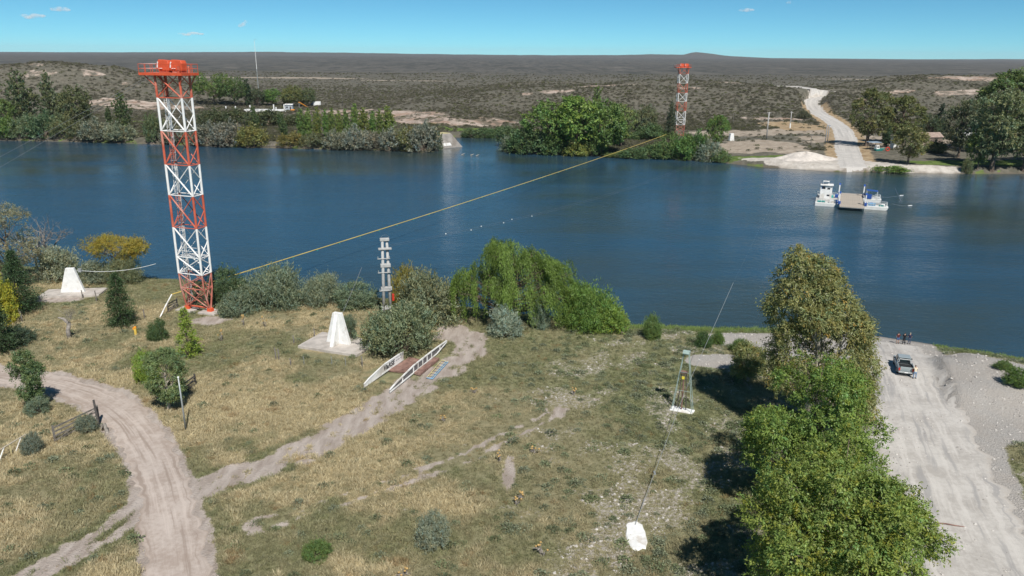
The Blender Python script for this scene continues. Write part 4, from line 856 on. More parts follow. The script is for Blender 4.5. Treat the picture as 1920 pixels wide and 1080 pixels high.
ftree('broad', 'park_tree', 'dark tree right of the pointed cypress', 484, 199, 166, 32, (.058, .074, .040), group=GF)
ftree('broad', 'park_tree', 'bright green tree above the white wall', 512, 198, 166, 38, (.080, .132, .036), group=GF)
ftree('broad', 'park_tree', 'olive tree beside the grey hut', 548, 200, 160, 42, (.090, .098, .036), group=GF)
ftree('broad', 'park_tree', 'small olive tree left of the white van', 578, 199, 164, 30, (.072, .088, .042), group=GF)
for k, (x, yb, yt, w) in enumerate([(402, 236, 205, 54), (446, 232, 205, 64), (500, 236, 206, 70), (552, 236, 214, 50)]):
    ftree('shrub', 'slope_bush', 'dark bush on the slope below the white wall, %s from the tower' % ORD[k], x, yb, yt, w, (.052, .062, .030), 'shrub', 'bushes on the slope')
for k, (x, yb, yt, w, c) in enumerate([(884, 258, 240, 34, (.075, .105, .05)), (908, 258, 240, 36, (.060, .092, .042)), (932, 258, 238, 38, (.055, .090, .038)), (955, 266, 236, 44, (.062, .095, .045))]):
    ftree('shrub2', 'inlet_shrub', 'green shrub along the back of the inlet, %s from the abutment' % ORD[k], x, yb, yt, w, c, 'shrub', 'shrubs round the inlet')
for kd, lab, x, yb, yt, w, c in [('broad', 'bright green tree at the left of the middle clump across the river', 1032, 284, 190, 100, (.085, .130, .034)), ('broad2', 'tallest rounded tree in the middle clump across the river', 1082, 288, 180, 100, (.095, .145, .034)),
        ('broad', 'dark green tree at the right of the middle clump across the river', 1130, 288, 188, 84, (.070, .110, .032)), ('poplar2', 'narrow tree top rising out of the middle clump', 1116, 276, 164, 34, (.085, .118, .036)),
        ('broad2', 'paler tree at the right edge of the middle clump', 1164, 275, 194, 56, (.100, .128, .048))]:
    ftree(kd, 'clump_tree', lab, x, yb, yt, w, c, group=GF)
for k, (kd, x, yb, yt, w, c) in enumerate([('shrub2', 962, 284, 250, 46, (.105, .125, .085)), ('shrub', 992, 287, 236, 74, (.052, .082, .034)), ('shrub2', 1040, 290, 252, 50, (.060, .095, .034)), ('shrub', 1078, 292, 264, 46, (.130, .145, .040)), ('shrub2', 1112, 291, 248, 44, (.070, .105, .034)), ('shrub2', 1152, 293, 286, 40, (.095, .120, .045)),
        ('shrub', 1186, 295, 280, 54, (.065, .100, .045)), ('shrub2', 1216, 296, 272, 54, (.062, .096, .042)), ('shrub', 1246, 297, 262, 46, (.075, .110, .040)), ('shrub2', 1278, 298, 252, 54, (.070, .120, .034)), ('shrub', 1302, 296, 246, 44, (.055, .100, .032)), ('shrub2', 1328, 302, 264, 44, (.130, .150, .115)), ('shrub', 1352, 304, 280, 36, (.080, .115, .045))]):
    ftree(kd, 'bank_shrub', 'bush at the water right of the inlet, %s from the inlet' % ORD[k], x, yb, yt, w, c, 'shrub', GS)
for k, (x, yt, w, c) in enumerate([(1160, 250, 50, (.070, .105, .036)), (1190, 248, 54, (.065, .100, .045)), (1218, 232, 54, (.062, .096, .042)), (1246, 244, 44, (.075, .110, .040))]):
    ftree('shrub2', 'thicket_bush', 'bush behind the yellow hose left of the far tower, %s from the left' % ORD[k], x, 262, yt, w, c, 'shrub', 'thicket behind the hose')
ftree('broad', 'grey_tree', 'greyish tree behind the bushes left of the far tower', 1206, 258, 196, 50, (.080, .090, .048), group=GF)
ftree('poplar2', 'dark_sapling', 'slim dark tree touching the left side of the far tower', 1256, 262, 192, 22, (.052, .066, .040), group=GF)
ftree('broad2', 'green_tree', 'single green tree right of the far tower', 1343, 278, 216, 42, (.080, .125, .034), group=GF)
ftree('shrub', 'lone_bush', 'lone round bush beside the bend of the far road', 1506, 222, 205, 22, (.066, .070, .044), 'shrub')
for kd, nm, lab, x, yb, yt, w, c in [('euc', 'far_eucalyptus', 'big eucalyptus shading the far road', 1624, 274, 160, 76, (.085, .090, .036)), ('euc', 'far_eucalyptus', 'big eucalyptus right of the one shading the far road', 1688, 270, 174, 76, (.085, .095, .036)),
        ('broad2', 'far_eucalyptus', 'thin double-stemmed tree by the water at the far landing', 1702, 308, 238, 62, (.105, .108, .045)), ('conifer', 'far_conifer', 'dark conifer in the grove right of the far landing', 1757, 262, 194, 34, (.028, .042, .028)), ('broad', 'grove_tree', 'dark low tree left of the grove conifer', 1742, 262, 214, 40, (.050, .066, .036)),
        ('broad2', 'grove_tree', 'loose grey-green tree right of the grove conifer', 1796, 296, 186, 70, (.080, .090, .052)), ('euc', 'grove_tree', 'huge back tree at the top of the right grove', 1872, 288, 122, 130, (.070, .095, .032)), ('euc', 'grove_tree', 'pale feathery front tree of the right grove', 1858, 322, 158, 100, (.105, .120, .062)),
        ('broad2', 'grove_tree', 'bright green front tree at the left of the grove shore', 1832, 318, 238, 46, (.095, .125, .040)), ('euc', 'grove_tree', 'grove tree at the right picture edge', 1918, 322, 180, 80, (.082, .100, .048)), ('euc', 'grove_tree', 'grove tree just outside the right picture edge', 2000, 318, 150, 120, (.080, .100, .045)), ('poplar', 'dark_sapling', 'small dark tree between the two big far eucalyptus', 1661, 276, 236, 22, (.038, .062, .032))]:
    ftree(kd, nm, lab, x, yb, yt, w, c, group=GF)
ftree('shrub', 'grove_bush', 'rounded dark bush in the shade of the grove', 1752, 286, 262, 34, (.055, .075, .032), 'shrub')
ftree('shrub', 'grass_bank', 'low green growth at the edge of the far landing', 1668, 322, 311, 60, (.085, .130, .034), 'shrub')
ftree('shrub2', 'grove_bush', 'slim bush on the shore left of the bright grove tree', 1812, 326, 296, 18, (.100, .115, .060), 'shrub')
# ================================================================== THINGS
def slab_clear(c, rx, ry, rot=0): SLABS.append((c[0], c[1], rx, ry, rot))
# ------------------------------------------------------------------ lattice tower
base = gp(374, 584); base.z = hz(base.x, base.y)
RZT = R(-18); TW, TD = 4.3, 2.1
ZL = [top_z(base, y) - base.z for y in (511, 480, 425, 365, 308, 245, 183)]
ZP = top_z(base, 137) - base.z; Z0 = .55
tower = thing('lattice_tower', 'tall red and white lattice tower standing on the near river bank', 'tower', base, RZT, 'lattice cable towers')
CR = [(-TW / 2, -TD / 2), (TW / 2, -TD / 2), (TW / 2, TD / 2), (-TW / 2, TD / 2)]
def P3(c, z): return Vector((CR[c][0], CR[c][1], z))
def tbar(name, a, b, r, mat, n=6): return MB().bar(a, b, r, None, n).build(name, mat, tower)
for c in range(4):                                         # splayed lower legs meet in pairs on two feet
    foot = Vector((CR[c][0], CR[c][1] * .12, Z0)); knee = P3(c, ZL[0] * .62); knee.y *= .9
    MB().path([P3(c, ZL[0]), knee, foot], [.13, .13, .15], 6).build('lower_leg', M['tower_faded'], tower)
for s in (-1, 1):
    MB().box((s * TW / 2, 0, .42), (.95, .8, .75), taper=.8).build('foot', M['orange'], tower, bevel=.03)
    MB().bar((s * TW / 2, -TD * .42, ZL[0] * .62), (s * TW / 2, TD * .42, ZL[0] * .62), .08).build('strut', M['tower_faded'], tower)
    MB().bar((s * TW / 2, -TD * .5, ZL[0]), (s * TW / 2, TD * .30, ZL[0] * .35), .07).build('brace', M['tower_faded'], tower)
    MB().bar((s * TW / 2, TD * .5, ZL[0]), (s * TW / 2, -TD * .30, ZL[0] * .35), .07).build('brace', M['tower_faded'], tower)
for y in (-1, 1):
    zk = ZL[0] * .62
    tbar('strut', (-TW / 2, y * TD * .45, zk), (TW / 2, y * TD * .45, zk), .09, M['tower_faded'])
    tbar('brace', (-TW / 2, y * TD * .5, ZL[0]), (TW / 2, y * TD * .45, zk), .08, M['tower_faded']); tbar('brace', (TW / 2, y * TD * .5, ZL[0]), (-TW / 2, y * TD * .45, zk), .08, M['tower_faded'])
    tbar('brace', (-TW / 2, y * TD * .45, zk), (TW / 2 - .3, y * .2, .9), .10, M['tower_faded']); tbar('brace', (TW / 2, y * TD * .45, zk), (-TW / 2 + .3, y * .2, .9), .07, M['tower_faded'])
tbar('base_beam', (-TW / 2, 0, .8), (TW / 2, 0, .8), .16, M['tower_red'])
SEC = list(zip(ZL, ZL[1:] + [ZP])); COLS = ['tower_white', 'tower_white', 'tower_red', 'tower_white', 'tower_red', 'tower_white', 'tower_red']
for k, ((z0, z1), cm) in enumerate(zip(SEC, COLS)):
    m = M[cm]; top = k == len(SEC) - 1
    for c in range(4): tbar('leg_section', P3(c, z0), P3(c, z1 + (1.0 if top and c in (1, 2) else 0)), .175, m, 8)
    zm = (z0 + z1) / 2
    for a, b, r in ((0, 1, .12), (3, 2, .07)):           # wide faces: crossed diagonals
        tbar('brace', P3(a, z1), P3(b, z0), r, m); tbar('brace', P3(b, z1), P3(a, z0), r * .6, m)
        tbar('strut', P3(a, z0), P3(b, z0), .075, m if k else M['tower_white'])
    for a, b in ((1, 2), (0, 3)):                          # narrow faces: zigzag
        tbar('brace', P3(a, z0), P3(b, zm), .075, m); tbar('brace', P3(b, zm), P3(a, z1), .075, m)
        tbar('strut', P3(a, z0), P3(b, z0), .07, m)
# caged ladder up the left side
lx = -TW / 2 + .75
for k, ((z0, z1), cm) in enumerate(zip([(1.0, ZL[0])] + SEC, ['tower_faded'] + COLS)):
    mb = MB()
    for s in (-1, 1): mb.bar((lx + s * .24, -.35, z0), (lx + s * .24, -.35, z1), .035, None, 4)
    z = z0 + .15
    while z < z1: mb.bar((lx - .24, -.35, z), (lx + .24, -.35, z), .02, None, 4); z += .32
    lad = mb.build('ladder', M[cm], tower)
    mb = MB(); z = z0 + .5
    while z < z1:
        mb.path([(lx - .36 * math.cos(t), -.35 + .72 * math.sin(t), z) for t in np.linspace(0, math.pi, 8)], .028, 4); z += 1.15
    for t in np.linspace(.3, math.pi - .3, 5): mb.bar((lx - .36 * math.cos(t), -.35 + .72 * math.sin(t), z0 + .5), (lx - .36 * math.cos(t), -.35 + .72 * math.sin(t), z1), .018, None, 4)
    mb.build('safety_cage', M['tower_white'] if k < 6 else M[cm], lad)
mb = MB()
for i in range(9): mb.box((-TW / 2 + .3 + i * (TW - .6) / 8, 0, ZL[1] + .12), (.12, TD - .2, .06))
for s in (-1, 1): mb.bar((-TW / 2, s * (TD / 2 - .1), ZL[1] + 1.0), (TW / 2, s * (TD / 2 - .1), ZL[1] + 1.0), .035)
mb.build('landing', M['tower_white'], tower)
# head platform with rails and the two rope-wheel housings
x0, x1, y0, y1 = -TW / 2 - 2.1, TW / 2 + 1.0, -1.75, 1.75
plat = MB().box(((x0 + x1) / 2, 0, ZP + .02), (x1 - x0, y1 - y0, .08)).build('platform', M['tower_red'], tower)
for a, b in (((x0, y0), (x1, y0)), ((x0, y1), (x1, y1)), ((x0, y0), (x0, y1)), ((x1, y0), (x1, y1))):
    d = Vector((b[0] - a[0], b[1] - a[1], 0)); L = d.length
    MB().box(((a[0] + b[0]) / 2, (a[1] + b[1]) / 2, ZP - .12), (L + .1 if d.x else .12, L + .1 if d.y else .12, .36)).build('edge_beam', M['orange'], plat)
    n = max(2, round(L / 1.3))
    for i in range(n + 1):
        q = Vector((*a, 0)) + d * (i / n); MB().bar((q.x, q.y, ZP + .07), (q.x, q.y, ZP + 1.25), .035).build('rail_post', M['orange'], plat)
    for zz in (.62, 1.25): MB().bar((*a, ZP + zz), (*b, ZP + zz), .035).build('rail', M['tower_white'] if (a == (x0, y0) and b == (x0, y1)) else M['orange'], plat)
for s in (-1, 1):
    for yy_ in (-TD / 2, TD / 2): tbar('bracket', (s * TW / 2, yy_, ZP - 1.9), (x0 + .6 if s < 0 else x1 - .3, yy_ * 1.4, ZP - .3), .09, M['tower_red'])
for xx_ in (-.95, 1.35):
    h = MB().prism([(-.95, 0), (.95, 0), (1.0, 1.05), (.8, 1.45), (-.75, 1.55), (-1.0, 1.15)], -.55, .55)
    h.v = [(a + xx_, b, c + ZP + .32) for a, b, c in h.v]; ho = h.build('wheel_housing', M['orange'], tower, bevel=.05)
    MB().box((xx_, 0, ZP + .19), (1.7, .9, .24)).build('bearing_block', M['tower_red'], ho)
    w = MB().path([(xx_ - .98 + .06 * k, -.58, ZP + .75 + .75 * math.sin(k * .5)) for k in range(5)], .09, 6); w.build('rope_guide', M['tower_white'], ho)
    MB().bar((xx_ - .7, -.62, ZP + .62), (xx_ - .1, -.62, ZP + .62), .07).build('axle', M['tower_white'], ho)
# copy for the far bank
fb = gp(1273, 256); fb.z = hz(fb.x, fb.y); sc = (top_z(fb, 119) - fb.z) / (ZP + 1.9)
far_tower = copy_tree(tower); far_tower.location = fb; far_tower.rotation_euler = (0, 0, R(10)); far_tower.scale = (sc * 1.1, sc * 1.1, sc)
for ch in list(far_tower.children):
    nm = ch.name.split('.')[0]
    if nm == 'ladder' or (nm in ('brace', 'strut') and max(ch.dimensions) > 0 and ch.data.vertices[0].co.y > .4 * TD):
        for q_ in list(ch.children): bpy.data.objects.remove(q_)
        bpy.data.objects.remove(ch)
far_tower['label'] = 'distant red and white lattice tower across the river'
for s, (a, b) in enumerate(((-TW / 2, 0), (TW / 2, 0))):
    q = base + Matrix.Rotation(RZT, 3, 'Z') @ Vector((a, b, 0)); slab_clear(q, 2.2, 1.6)
    o = MB().box((0, 0, 0), (3.0, 2.4, .7)).build('concrete_footing', M['concrete'], bevel=.04); o.location = (q.x, q.y, hz(q.x, q.y) - .08); o.rotation_euler.z = RZT
    tag(o, ['pale concrete footing under the left foot of the near tower', 'pale concrete footing under the right foot of the near tower'][s], 'footing', 'tower footings')
# ------------------------------------------------------------------ hose and cables
def T(p, x, y, z): return p + Matrix.Rotation(RZT, 3, 'Z') @ Vector((x, y, z))
def sag(a, b, s, n=24): return [Vector(a).lerp(Vector(b), i / n) - Vector((0, 0, 4 * s * (i / n) * (1 - i / n))) for i in range(n + 1)]
a0 = gp(298, 597); a1 = at(322, 552, 0); d = ray(322, 552); k = base.y / d.y; a1 = Vector((d.x * k, d.y * k, CAMZ + d.z * k))
d = ray(1263, 247); k = (fb.y - 1) / d.y; a2 = Vector((d.x * k, d.y * k, CAMZ + d.z * k))
hose = thing('yellow_hose', 'long yellow hose strung from the near tower foot across the river', 'hose', (a0.x, a0.y, a0.z))
off = Vector((a0.x, a0.y, a0.z)); pts = [p - off for p in sag(a1, a2, 1.0, 60)]
MB().path([(0, 0, -.2), (a1 - off) * .5, a1 - off], .10, 6).build('anchor_pipe', M['white'], hose)
MB().path(pts, .085, 6).build('hose_line', M['yellow'], hose)
tie = MB().box((0, .0, -.22), (.55, .07, .12), rx=.3).mesh('tie', M['teal'])
L = (a2 - a1).length
for i in range(1, 26):
    u = (i * 7.0) / L; p = a1.lerp(a2, u) - Vector((0, 0, 4 * u * (1 - u))); o = link(bpy.data.objects.new('hanger_tie', tie), hose); o.location = p - off
def cable(name, label, pts, r, cat='cable', mat=None, group=None, n=5):
    o0 = Vector(pts[0]); o = MB().path([Vector(p) - o0 for p in pts], r, n).build(name, mat or M['cable']); o.location = o0; return tag(o, label, cat, group)
topL = T(base, x0 + .5, 0, ZP - .3)
for i, (px, py) in enumerate([(-120, 420), (-60, 440)]):
    e = at(px - 520, py + 190, 0); cable('guy_cable', ['upper thin guy cable running left from the near tower head', 'lower thin guy cable running left from the near tower head'][i], sag(topL + Vector((0, i * 1.2, 0)), e, .8), .018, 'cable', None, 'tower guy cables')
rq = Vector((*at(1760, 560, WZ).xy, -1.0))
# ------------------------------------------------------------------ white anchors
def fin_anchor(name, label, c, rz, hgt_, wid, fin, slab, cloth=None):
    o = thing(name, label, 'anchor block', c, rz)
    MB().box((0, 0, .12), (slab[0], slab[1], .55)).build('base_slab', M['concrete'], o, bevel=.03)
    z = .395
    MB().prism([(-wid / 2, z), (wid / 2, z), (wid * .19, hgt_), (-wid * .15, hgt_)], -.3, .3).build('wall', M['white'], o, bevel=.02)
    if fin: MB().prism([(-.302, hgt_ - .02), (-fin, z), (-.302, z)], -.28, .28, 'x').build('fin', M['white'], o, bevel=.02)
    return o
c = gp(633, 653); c.z = hz(c.x, c.y); c = Vector((c.x, c.y, c.z)); H = top_z(c, 590) - c.z
fin_anchor('fin_anchor', 'white finned anchor block on a concrete slab left of the olive bush', c + Vector((0, .9, 0)), R(-20), H, 3.7, 1.9, (9.4, 6.0)); slab_clear(c, 5.6, 4.2)
acable = cable('anchor_cable', 'thin cable rising from the finned anchor block', sag(c + Vector((.6, .9, H - .4)), c + Vector((1.9, 10, H + 4)), .1, 6), .03)
c2 = gp(137, 553); c2.z = hz(c2.x, c2.y); H2 = top_z(c2, 503) - c2.z
fin_anchor('trapezoid_anchor', 'white trapezoid anchor block near the dark cypress', c2 + Vector((0, .2, 0)), R(8), H2, 3.8, 0, (9.5, 4.2)); slab_clear(c2, 5.2, 2.6)
cable('anchor_cable', 'pale double cable leaving the trapezoid anchor to the right', sag(c2 + Vector((.9, .6, H2 - .5)), c2 + Vector((12, 5.5, H2 - .6)), .7, 10), .05, mat=M['steel'])
mb = MB(); mb.box((0, 0, .2), (.5, .35, .6)); o = mb.build('cable_clamp', M['steel']); o.location = c2 + Vector((1.35, .8, H2 - .75)); o.parent = None
tag(o, 'grey clamp on the right face of the trapezoid anchor', 'clamp')
# ------------------------------------------------------------------ twin concrete pole
q = gp(727, 598); q.z = hz(q.x, q.y); HP = top_z(q, 446) - q.z
pole = thing('twin_pole', 'twin concrete utility pole with linking blocks behind the olive bush', 'utility pole', q, R(14))
for s in (-1, 1): MB().bar((s * .55, s * .1, -.3), (s * .34, s * .1, HP - .3), .27, .20, 10).build('post', M['pole_concrete'], pole, smooth=True)
for fz in (.16, .40, .685, 1.0): MB().box((0, 0, HP * fz - .25), (1.85 - .45 * fz, .66, .55 if fz < 1 else .45)).build('link_block', M['pole_concrete'], pole, bevel=.06)
for fz, w in ((.755, 1.9), (.585, 1.9), (.36, 1.7)):
    a = MB().box((-.25 if fz < .8 else .1, -.32, HP * fz), (w, .12, .13)).build('crossarm', M['pole_concrete'], pole, bevel=.02)
    for i in (-1, 1): MB().bar((-.25 + i * w * .45, -.32, HP * fz + .11), (-.25 + i * w * .45, -.32, HP * fz + .40), .08, .05, 8).build('insulator', M['steel'], a)
MB().box((0, -.1, HP * .87), (2.0, .7, .26)).build('cap_beam', M['pole_concrete'], pole, bevel=.05)
MB().box((.95, -.2, HP * .27), (.34, .34, 1.1)).build('switch_box', M['red'], pole, bevel=.04)
MB().path([(-.6, -.2, HP), (-.3, -.2, HP + .45), (.3, -.2, HP + .5), (.75, -.2, HP + .1)], .025, 4).build('jumper_wire', M['cable'], pole)
fpole = gp(1437, 262)
for i in range(2):
    a = q + Vector((-.6 + 1.2 * i, 0, HP * .87 + .3)); e = fpole + Vector((-.8 + 1.6 * i, 0, 9.0))
    cb = cable('power_line', ['left sagging power line from the twin pole to the far bank', 'right sagging power line from the twin pole to the far bank'][i], sag(a, e, 6.5, 40), .010, 'power line', None, 'river power lines')
    bl = MB().ball((0, 0, 0), .11, 8, 6).mesh('marker_ball', M['white'])
    for u in (.06, .10, .14):
        p = Vector(a).lerp(Vector(e), u + .02 * i) - Vector((0, 0, 26 * (u + .02 * i) * (1 - u - .02 * i))); o = link(bpy.data.objects.new('marker_ball', bl), cb); o.location = p - Vector(a)
# ------------------------------------------------------------------ old ferry ramp with lettering
def frame_pts(px0, px1):
    a, b = at(*px0, 0), at(*px1, 0); return a, b
A0, A1 = at(683, 727, .1), at(756, 676, .1); B0, B1 = at(731, 737, .1), at(838, 650, .1)
hmid = 1.1
ramp = thing('ferry_ramp', 'discarded white steel ferry ramp with rusty deck lying in the grass', 'ramp', (B0.x, B0.y, hz(B0.x, B0.y)))
O = Vector((B0.x, B0.y, hz(B0.x, B0.y)))
def side(a, b, prof, solid, panels):
    d = (b - a); L = Vector((d.x, d.y, 0)).length; rz = math.atan2(d.y, d.x); par = thing.__call__ if False else None
    Mx = Matrix.Translation(a - O) @ Matrix.Rotation(rz, 4, 'Z')
    def tr(mb): mb.v = [tuple(Mx @ Vector(v)) for v in mb.v]; return mb
    us = [p[0] for p in prof]; lo = [p[1] for p in prof]; hi = [p[2] for p in prof]
    f = lambda u, arr: float(np.interp(u, us, arr))
    g_ = tr(MB().path([(u * L, 0, f(u, hi)) for u in us], .11, 4)).build('side_girder', M['white'], ramp)
    tr(MB().path([(u * L, 0, f(u, lo)) for u in us], .10, 4)).build('bottom_flange', M['white'], g_)
    for u in panels: tr(MB().box((u * L, 0, (f(u, lo) + f(u, hi)) / 2), (.16, .12, f(u, hi) - f(u, lo)))).build('stiffener', M['white'], g_)
    pr = [(u * L, f(u, lo)) for u in us] + [(u * L, f(u, hi)) for u in reversed(us)]
    tr(MB().prism(pr, .02 if not solid else -.05, .05)).build('web_plate', M['white'] if solid else simple('dark_steel_web', (.16, .15, .15), .8, .15), g_)  # web behind the white stiffeners is a darker steel grey panel
    return g_, Mx, L, f
pa = [(0, .12, .45), (.12, .12, .75), (.5, .15, hmid + .15), (.85, .15, hmid + .15), (1, .15, hmid + .1)]
pb = [(0, .12, .40), (.12, .12, .72), (.38, .15, hmid), (.62, .15, hmid), (.80, .18, 1.05), (.93, .55, .95), (1, .75, .90)]
ga, MA, LA, fa = side(A0, A1, pa, True, [.12, .75])
gb, MBx, LB, fbb = side(B0, B1, pb, False, [.2, .38, .46, .54, .62, .70, .86])
# lettering on the visible inner face of the left girder
def lettering(body, size, pos, parent, Mx, mat, shear=.2):
    cu = bpy.data.curves.new('lettering', 'FONT'); cu.body = body; cu.size = size; cu.extrude = .012; cu.shear = shear; cu.offset = size * .022; cu.space_character = 1.08
    tmp = bpy.data.objects.new('lettering_tmp', cu); COL.objects.link(tmp); dg = bpy.context.evaluated_depsgraph_get(); me = bpy.data.meshes.new_from_object(tmp.evaluated_get(dg)); bpy.data.objects.remove(tmp)
    me.materials.clear(); me.materials.append(mat); o = link(bpy.data.objects.new('lettering', me), parent)
    o.matrix_local = Mx @ Matrix.Translation(pos) @ Matrix.Rotation(math.pi / 2, 4, 'X'); return o
lettering('ViaRSE', .88, (LA * .47, -.075, .45), ga, MA, M['ink'])
mb = MB()
for r_, zz in enumerate((1.15, .72)):
    xq = LA * .79
    for wd in ((.5, .35, .6) if r_ == 0 else (.4, .6, .3)):
        mb.box((xq + wd / 2, -.06, zz), (wd * .8, .02, .14)); xq += wd + .06
mb.v = [tuple(MA @ Vector(v)) for v in mb.v]; mb.build('faded_print', simple('faded_print', (.42, .43, .44), .7, .1), ga)
mid0, mid1 = at(724, 697, .12), at(764, 671, .12); r0_, r1_ = at(773, 695, .12), at(793, 673, .12)
def deck(name, cs, mat, th=.12):
    vs = [Vector(c) - O for c in cs]; n = len(vs); mb = MB().add([v + Vector((0, 0, .10)) for v in vs] + [v + Vector((0, 0, .10 + th)) for v in vs], [tuple(reversed(range(n))), tuple(range(n, 2 * n))] + [(i, (i + 1) % n, n + (i + 1) % n, n + i) for i in range(n)]); return mb.build(name, mat, ramp)
deck('deck_plate', [at(728, 697), at(748, 699), at(790, 677), at(768, 672)], M['rust'])
deck('deck_plate', [at(749, 699.5), at(762, 700), at(800, 677), at(791, 677)], M['rust'])
deck('deck_plate', [at(777, 703), at(788, 706), at(824, 676), at(814, 675)], M['rust'], .3)
for k in range(3): deck('cross_beam', [at(726 + k * 14, 697 - k * 8), at(730 + k * 14, 697.6 - k * 8), at(766 + k * 14, 703 - k * 8), at(762 + k * 14, 702.6 - k * 8)], M['rust'], .06)
slab_clear(at(770, 690), 7.0, 3.6, .6)
# pale blue rack lying beside it
cs = [at(800, 711), at(811, 713), at(840, 681), at(828, 678)]; ro = Vector((cs[0].x, cs[0].y, hz(cs[0].x, cs[0].y)))
rack = thing('steel_rack', 'pale blue steel rack lying flat beside the ferry ramp', 'rack', ro)
for i in range(4):
    a, b = cs[i] - ro, cs[(i + 1) % 4] - ro; MB().bar(a + Vector((0, 0, .2)), b + Vector((0, 0, .2)), .06).build('rail', M['lightblue'] if i in (0, 1) else M['palestraw'], rack)
for i in range(1, 7):
    u = i / 7; a, b = cs[0].lerp(cs[3], u) - ro, cs[1].lerp(cs[2], u) - ro; MB().bar(a + Vector((0, 0, .2)), b + Vector((0, 0, .2)), .04).build('rung', M['palestraw'], rack)
MB().bar((cs[0].lerp(cs[1], .7) - ro) + Vector((0, 0, .2)), (cs[3].lerp(cs[2], .7) - ro) + Vector((0, 0, .2)), .05).build('rail', M['lightblue'], rack)
# ------------------------------------------------------------------ green A-frame mast and its stay
m0 = gp(1279, 770); m0.z = hz(m0.x, m0.y); HM = top_z(m0, 657) - m0.z
mast = thing('cable_mast', 'pale green four-legged cable mast on a white pad in the meadow', 'mast', m0, R(-25)); slab_clear(m0, 2.0, 1.2)
MB().box((0, 0, .02), (2.7, 1.15, .22)).build('pad', M['white'], mast, bevel=.05)
for s in (-1, 1):
    for y in (-1, 1): MB().bar((s * 1.15, y * .42, .2), (s * .28, y * .18, HM - .3), .042).build('leg', M['green_paint'], mast)
for f_ in (.35, .65): MB().bar((-1.15 + .87 * f_, -.42 + .24 * f_, HM * f_), (1.15 - .87 * f_, -.42 + .24 * f_, HM * f_), .022).build('cross_tie', M['green_paint'], mast)
MB().box((0, 0, HM - .2), (.8, .45, .34)).build('head', M['green_paint'], mast, bevel=.04)
MB().bar((-.35, -.32, HM - .25), (.35, -.32, HM - .25), .16, None, 10).build('pulley', M['green_paint'], mast)
inner = MB().box((-.1, 0, HM * .64), (.75, .45, .22)).build('counterweight_frame', M['rust'], mast)
for s in (-1, 1): MB().bar((-.1 + s * .5, 0, .2), (-.1 + s * .25, 0, HM * .62), .055).build('post', M['darkwood'], inner)
MB().bar((-.1, 0, .2), (-.1, 0, HM * .60), .09).build('post', M['rust'], inner)
MB().box((-.12, -.26, HM * .56), (.3, .06, .32)).build('warning_plate', simple('yellow_plate', (.85, .70, .08), .4, .05), inner)
an = gp(1193, 1004)
gg = np.random.default_rng(12); va, fa_ = [(0, 0, .07)], []
for i in range(26):
    t_ = 2 * math.pi * i / 26; q_ = (abs(math.cos(t_)) ** 3.5 + abs(math.sin(t_)) ** 3.5) ** (-1 / 3.5); rx_ = q_ * (.92 + gg.normal(0, .06)); ry_ = q_ * (2.25 + gg.normal(0, .12))
    va += [(rx_ * .8 * math.cos(t_), ry_ * .8 * math.sin(t_), .06 + gg.normal(0, .01)), (rx_ * math.cos(t_) + .12 * math.sin(t_), ry_ * math.sin(t_), -.12)]
for i in range(26):
    ia, ib = 1 + 2 * i, 1 + 2 * ((i + 1) % 26); fa_ += [(0, ia, ib), (ia, ia + 1, ib + 1, ib)]
o = MB().add(va, fa_).build('anchor_slab', M['white'])
o.location = (an.x, an.y, hz(an.x, an.y)); tag(o, 'white whitewashed anchor slab flush in the foreground grass', 'anchor slab'); slab_clear(an, 1.15, 2.5)
d = ray(1375, 530); k = (m0.y + 26) / d.y; far_end = Vector((d.x * k, d.y * k, CAMZ + d.z * k)); a = Vector((an.x + .1, an.y + 1.3, hz(an.x, an.y) + .15))
cable('stay_cable', 'grey stay cable rising from the whitewashed slab past the green mast', [a, m0 + Vector((.0, -.4, HM * .32)) + Vector((0, 0, 0)), far_end], .026, mat=M['steel'])
cable('river_cable', 'hair-thin cable carrying the stay line on over the river', sag(far_end, gp(1484, 304) + Vector((0, 0, 1)), .5, 8), .004, mat=M['cable'])
t_ = a.lerp(m0 + Vector((0, -.4, HM * .32)), .33); o = MB().box((0, 0, 0), (.16, .5, .16)).build('turnbuckle', M['steel']); o.location = t_; tag(o, 'small turnbuckle on the stay cable above the whitewashed slab', 'turnbuckle')
# ------------------------------------------------------------------ posts, gates, rails
q = gp(349, 808); q.z = hz(q.x, q.y); h_ = top_z(q, 708) - q.z
o = thing('metal_post', 'bare grey-green metal post beside the roadside tree', 'post', q); MB().bar((0, 0, -.3), (-.12, 0, h_), .10, .075, 10).build('shaft', M['steel'], o, smooth=True); MB().ball((-.12, 0, h_ + .03), .11, 8, 5).build('cap', M['white'], o)
def gate(name, label, a, b, h, boards, mat, group=None):
    d = b - a; L = Vector((d.x, d.y, 0)).length; o = thing(name, label, 'gate', (a.x, a.y, hz(a.x, a.y)), math.atan2(d.y, d.x), group); dz = hz(b.x, b.y) - hz(a.x, a.y)
    for x in (0, L): MB().box((x, 0, h / 2 + dz * x / L), (.16, .14, h + .3)).build('post', mat, o)
    for i in range(boards):
        z = h * (.16 + .8 * i / (boards - 1)); MB().box((L / 2, -.09, z + dz / 2), (L, .05, .17)).build('board', mat, o)
    MB().bar((.1, -.13, .2), (L - .1, -.13, h * .92), .05, None, 4).build('brace', mat, o)
    return o
gate('wooden_gate', 'weathered wooden gate beside the dirt road bend on the left', gp(104, 830), gp(186, 790), 1.75, 4, M['wood'])
gate('wooden_gate', 'small dark wooden gate behind the metal post', gp(340, 742), gp(367, 722), 1.3, 3, M['darkwood'])
gate('wooden_gate', 'small grey gate left of the near tower foot', gp(316, 586), gp(333, 576), 1.4, 4, M['wood'])
